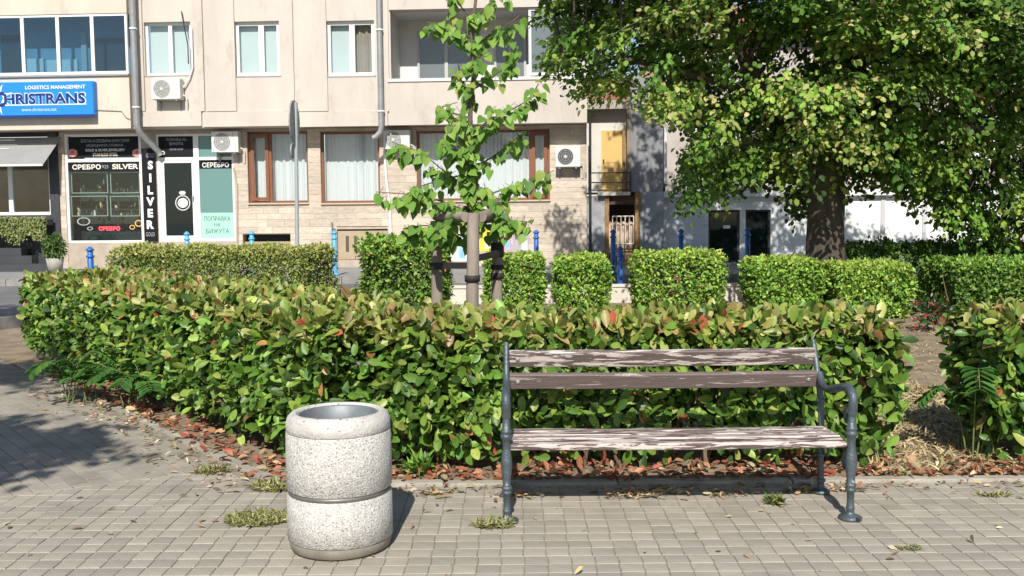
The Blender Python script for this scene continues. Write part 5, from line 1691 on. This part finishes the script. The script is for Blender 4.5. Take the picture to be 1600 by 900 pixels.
pos = np.stack([u, YG - .43 - RNG.random(n) * .12, zz], 1)
leaf_mesh('foliage', pos, np.stack([RNG.normal(0, .5, n), -np.ones(n) * .4, -np.abs(RNG.normal(.6, .4, n))], 1), np.array([0, -1, .5]) + RNG.normal(0, .4, (n, 3)), RNG.uniform(.04, .075, n), .7, tints(n, TRL, [3, 3, 2]), T_SMALL, LEAF_S, trp)
u, z = B(86, 410, -.7)
pot = clump('potted_plant', 'potted trailing plant standing by the dark shop steps', 'plant', (u, -.7, .55), (.26, .24, .32), 900, .075, [(.05, .12, .025), (.2, .24, .08), (.1, .17, .04)], [3, 2, 2], FACM, droop=.5)
MB().lathe([(.001, .302), (.15, .302), (.2, .62), (.18, .62), (.16, .6), (.001, .6)], (u, -.7), 20).build('pot', mat('pot_pale', (.35, .33, .28), .8, var=.2, vscale=6), pot)
fl = grd(1455, 506); fl = Vector((at(1455, 470, 12.5).x, 12.5, 0))
fp = clump('flowering_plant', 'small plant with red flowers in front of the shaded hedge', 'plant', (fl.x, fl.y, .02), (.28, .2, .22), 300, .07, [(.35, .02, .04), (.05, .11, .03), (.4, .3, .28)], [.7, 4, .5])

# ------------------------------------------------------------------ leaf litter, straw and crumbs
DL = [(.30, .115, .062), (.40, .19, .105), (.48, .31, .18), (.19, .068, .045), (.36, .095, .068), (.45, .36, .22)]
def scatter(n, f):
    return np.array([f() for _ in range(n)])
def bed_front(): 
    y = 5.56 + abs(random.gauss(0, .2)); return (random.uniform(KC.x + .1, 6), min(y, 6.5), random.uniform(.008, .05))
def bed_left():
    p = KC + E1 * random.uniform(0, 5) - E2 * abs(random.gauss(.12, .16)); return (p.x, p.y, random.uniform(.01, .05))
def near_edge():
    y = 5.49 - abs(random.gauss(0, .1)); return (random.uniform(-1.2, 3.6), y, random.uniform(.004, .02))
def near_left():
    p = KC + E1 * random.uniform(-.1, 3.5) + E2 * abs(random.gauss(0, .17)); return (p.x, p.y, random.uniform(.004, .02))
pts = np.concatenate([scatter(1400, bed_front), scatter(520, bed_left)])
n = len(pts)
lit = thing('leaf_litter', 'reddish brown fallen leaves heaped under the hedge', None, (0, 5.8, 0)); lit['kind'] = 'stuff'
leaf_mesh('fallen_leaves', pts, np.stack([RNG.normal(0, 1, n), RNG.normal(0, 1, n), RNG.normal(.1, .35, n)], 1), UP + RNG.normal(0, .55, (n, 3)), RNG.uniform(.035, .085, n), .55, tints(n, DL, [4, 4, 2.5, 3, 2, 1.5], .2), T_OVAL, DRY, lit)
clusters = [(random.uniform(-.5, 2.2), 5.38 - random.random() * .12) for _ in range(9)]
def clus():
    c = random.choice(clusters); return (c[0] + random.gauss(0, .07), c[1] + random.gauss(0, .03), random.uniform(.004, .02))
def stray(): return (random.uniform(-2.6, 3), random.uniform(3.9, 5.5), .004)
def lshade():
    p = grd(random.uniform(40, 100), random.uniform(610, 626)); return (p.x, p.y, .012)
pts = np.concatenate([scatter(260, near_edge), scatter(330, near_left), scatter(420, clus), scatter(75, stray), scatter(60, lshade)])
n = len(pts)
crumb = thing('leaf_crumbs', 'dry leaf crumbs blown over the paving', None, (0, 5, 0)); crumb['kind'] = 'stuff'
leaf_mesh('dry_crumbs', pts, np.stack([RNG.normal(0, 1, n), RNG.normal(0, .7, n), np.abs(RNG.normal(.05, .15, n))], 1), UP + RNG.normal(0, .4, (n, 3)), RNG.uniform(.018, .055, n), .45, tints(n, [(.44, .34, .2), (.36, .2, .11), (.5, .42, .28), (.12, .09, .06), (.24, .22, .1)], [3, 2, 2, 1.2, 1], .2), T_OVAL, DRY, crumb)
def straw():
    return (random.uniform(2.0, 3.6), random.uniform(5.6, 11), random.uniform(.006, .025))
def straw2(): return (random.uniform(-1, 8), random.uniform(6.4, 16.8), random.uniform(.006, .02))
pts = np.concatenate([scatter(14000, straw), scatter(7000, straw2)])
n = len(pts)
stw = thing('dry_grass', 'straw coloured dry grass in the gap between the hedges', None, (3, 7, 0)); stw['kind'] = 'stuff'
leaf_mesh('straw', pts, np.stack([RNG.normal(0, 1, n), RNG.normal(0, 1, n), np.abs(RNG.normal(.1, .25, n))], 1), UP + RNG.normal(0, .4, (n, 3)), RNG.uniform(.04, .12, n), .12, tints(n, [(.52, .42, .25), (.44, .35, .2), (.36, .29, .16), (.22, .22, .08)], [3, 3, 2, .6], .15), T_BLADE, DRY, stw)
# fallen twigs
for (pxa, pya), (pxb, pyb), lab in (((228, 724), (255, 719), 'curled brown twig on the left paving'), ((1165, 748), (1225, 728), 'pale stick lying in the leaf litter under the bench')):
    a, b = grd(pxa, pya), grd(pxb, pyb)
    q, rad = smooth_path([a + Vector((0, 0, .012)), a.lerp(b, .5) + Vector((0, .02, .03)), b + Vector((0, 0, .014))], .008, .005, 8, .004)
    tag(MB().tube([p - a for p in q], rad, 6).build('twig', STEM if 'brown' in lab else mat('pale_stick', (.45, .33, .2), .8), None, (0, 0, 0)), lab, 'twig').location = a
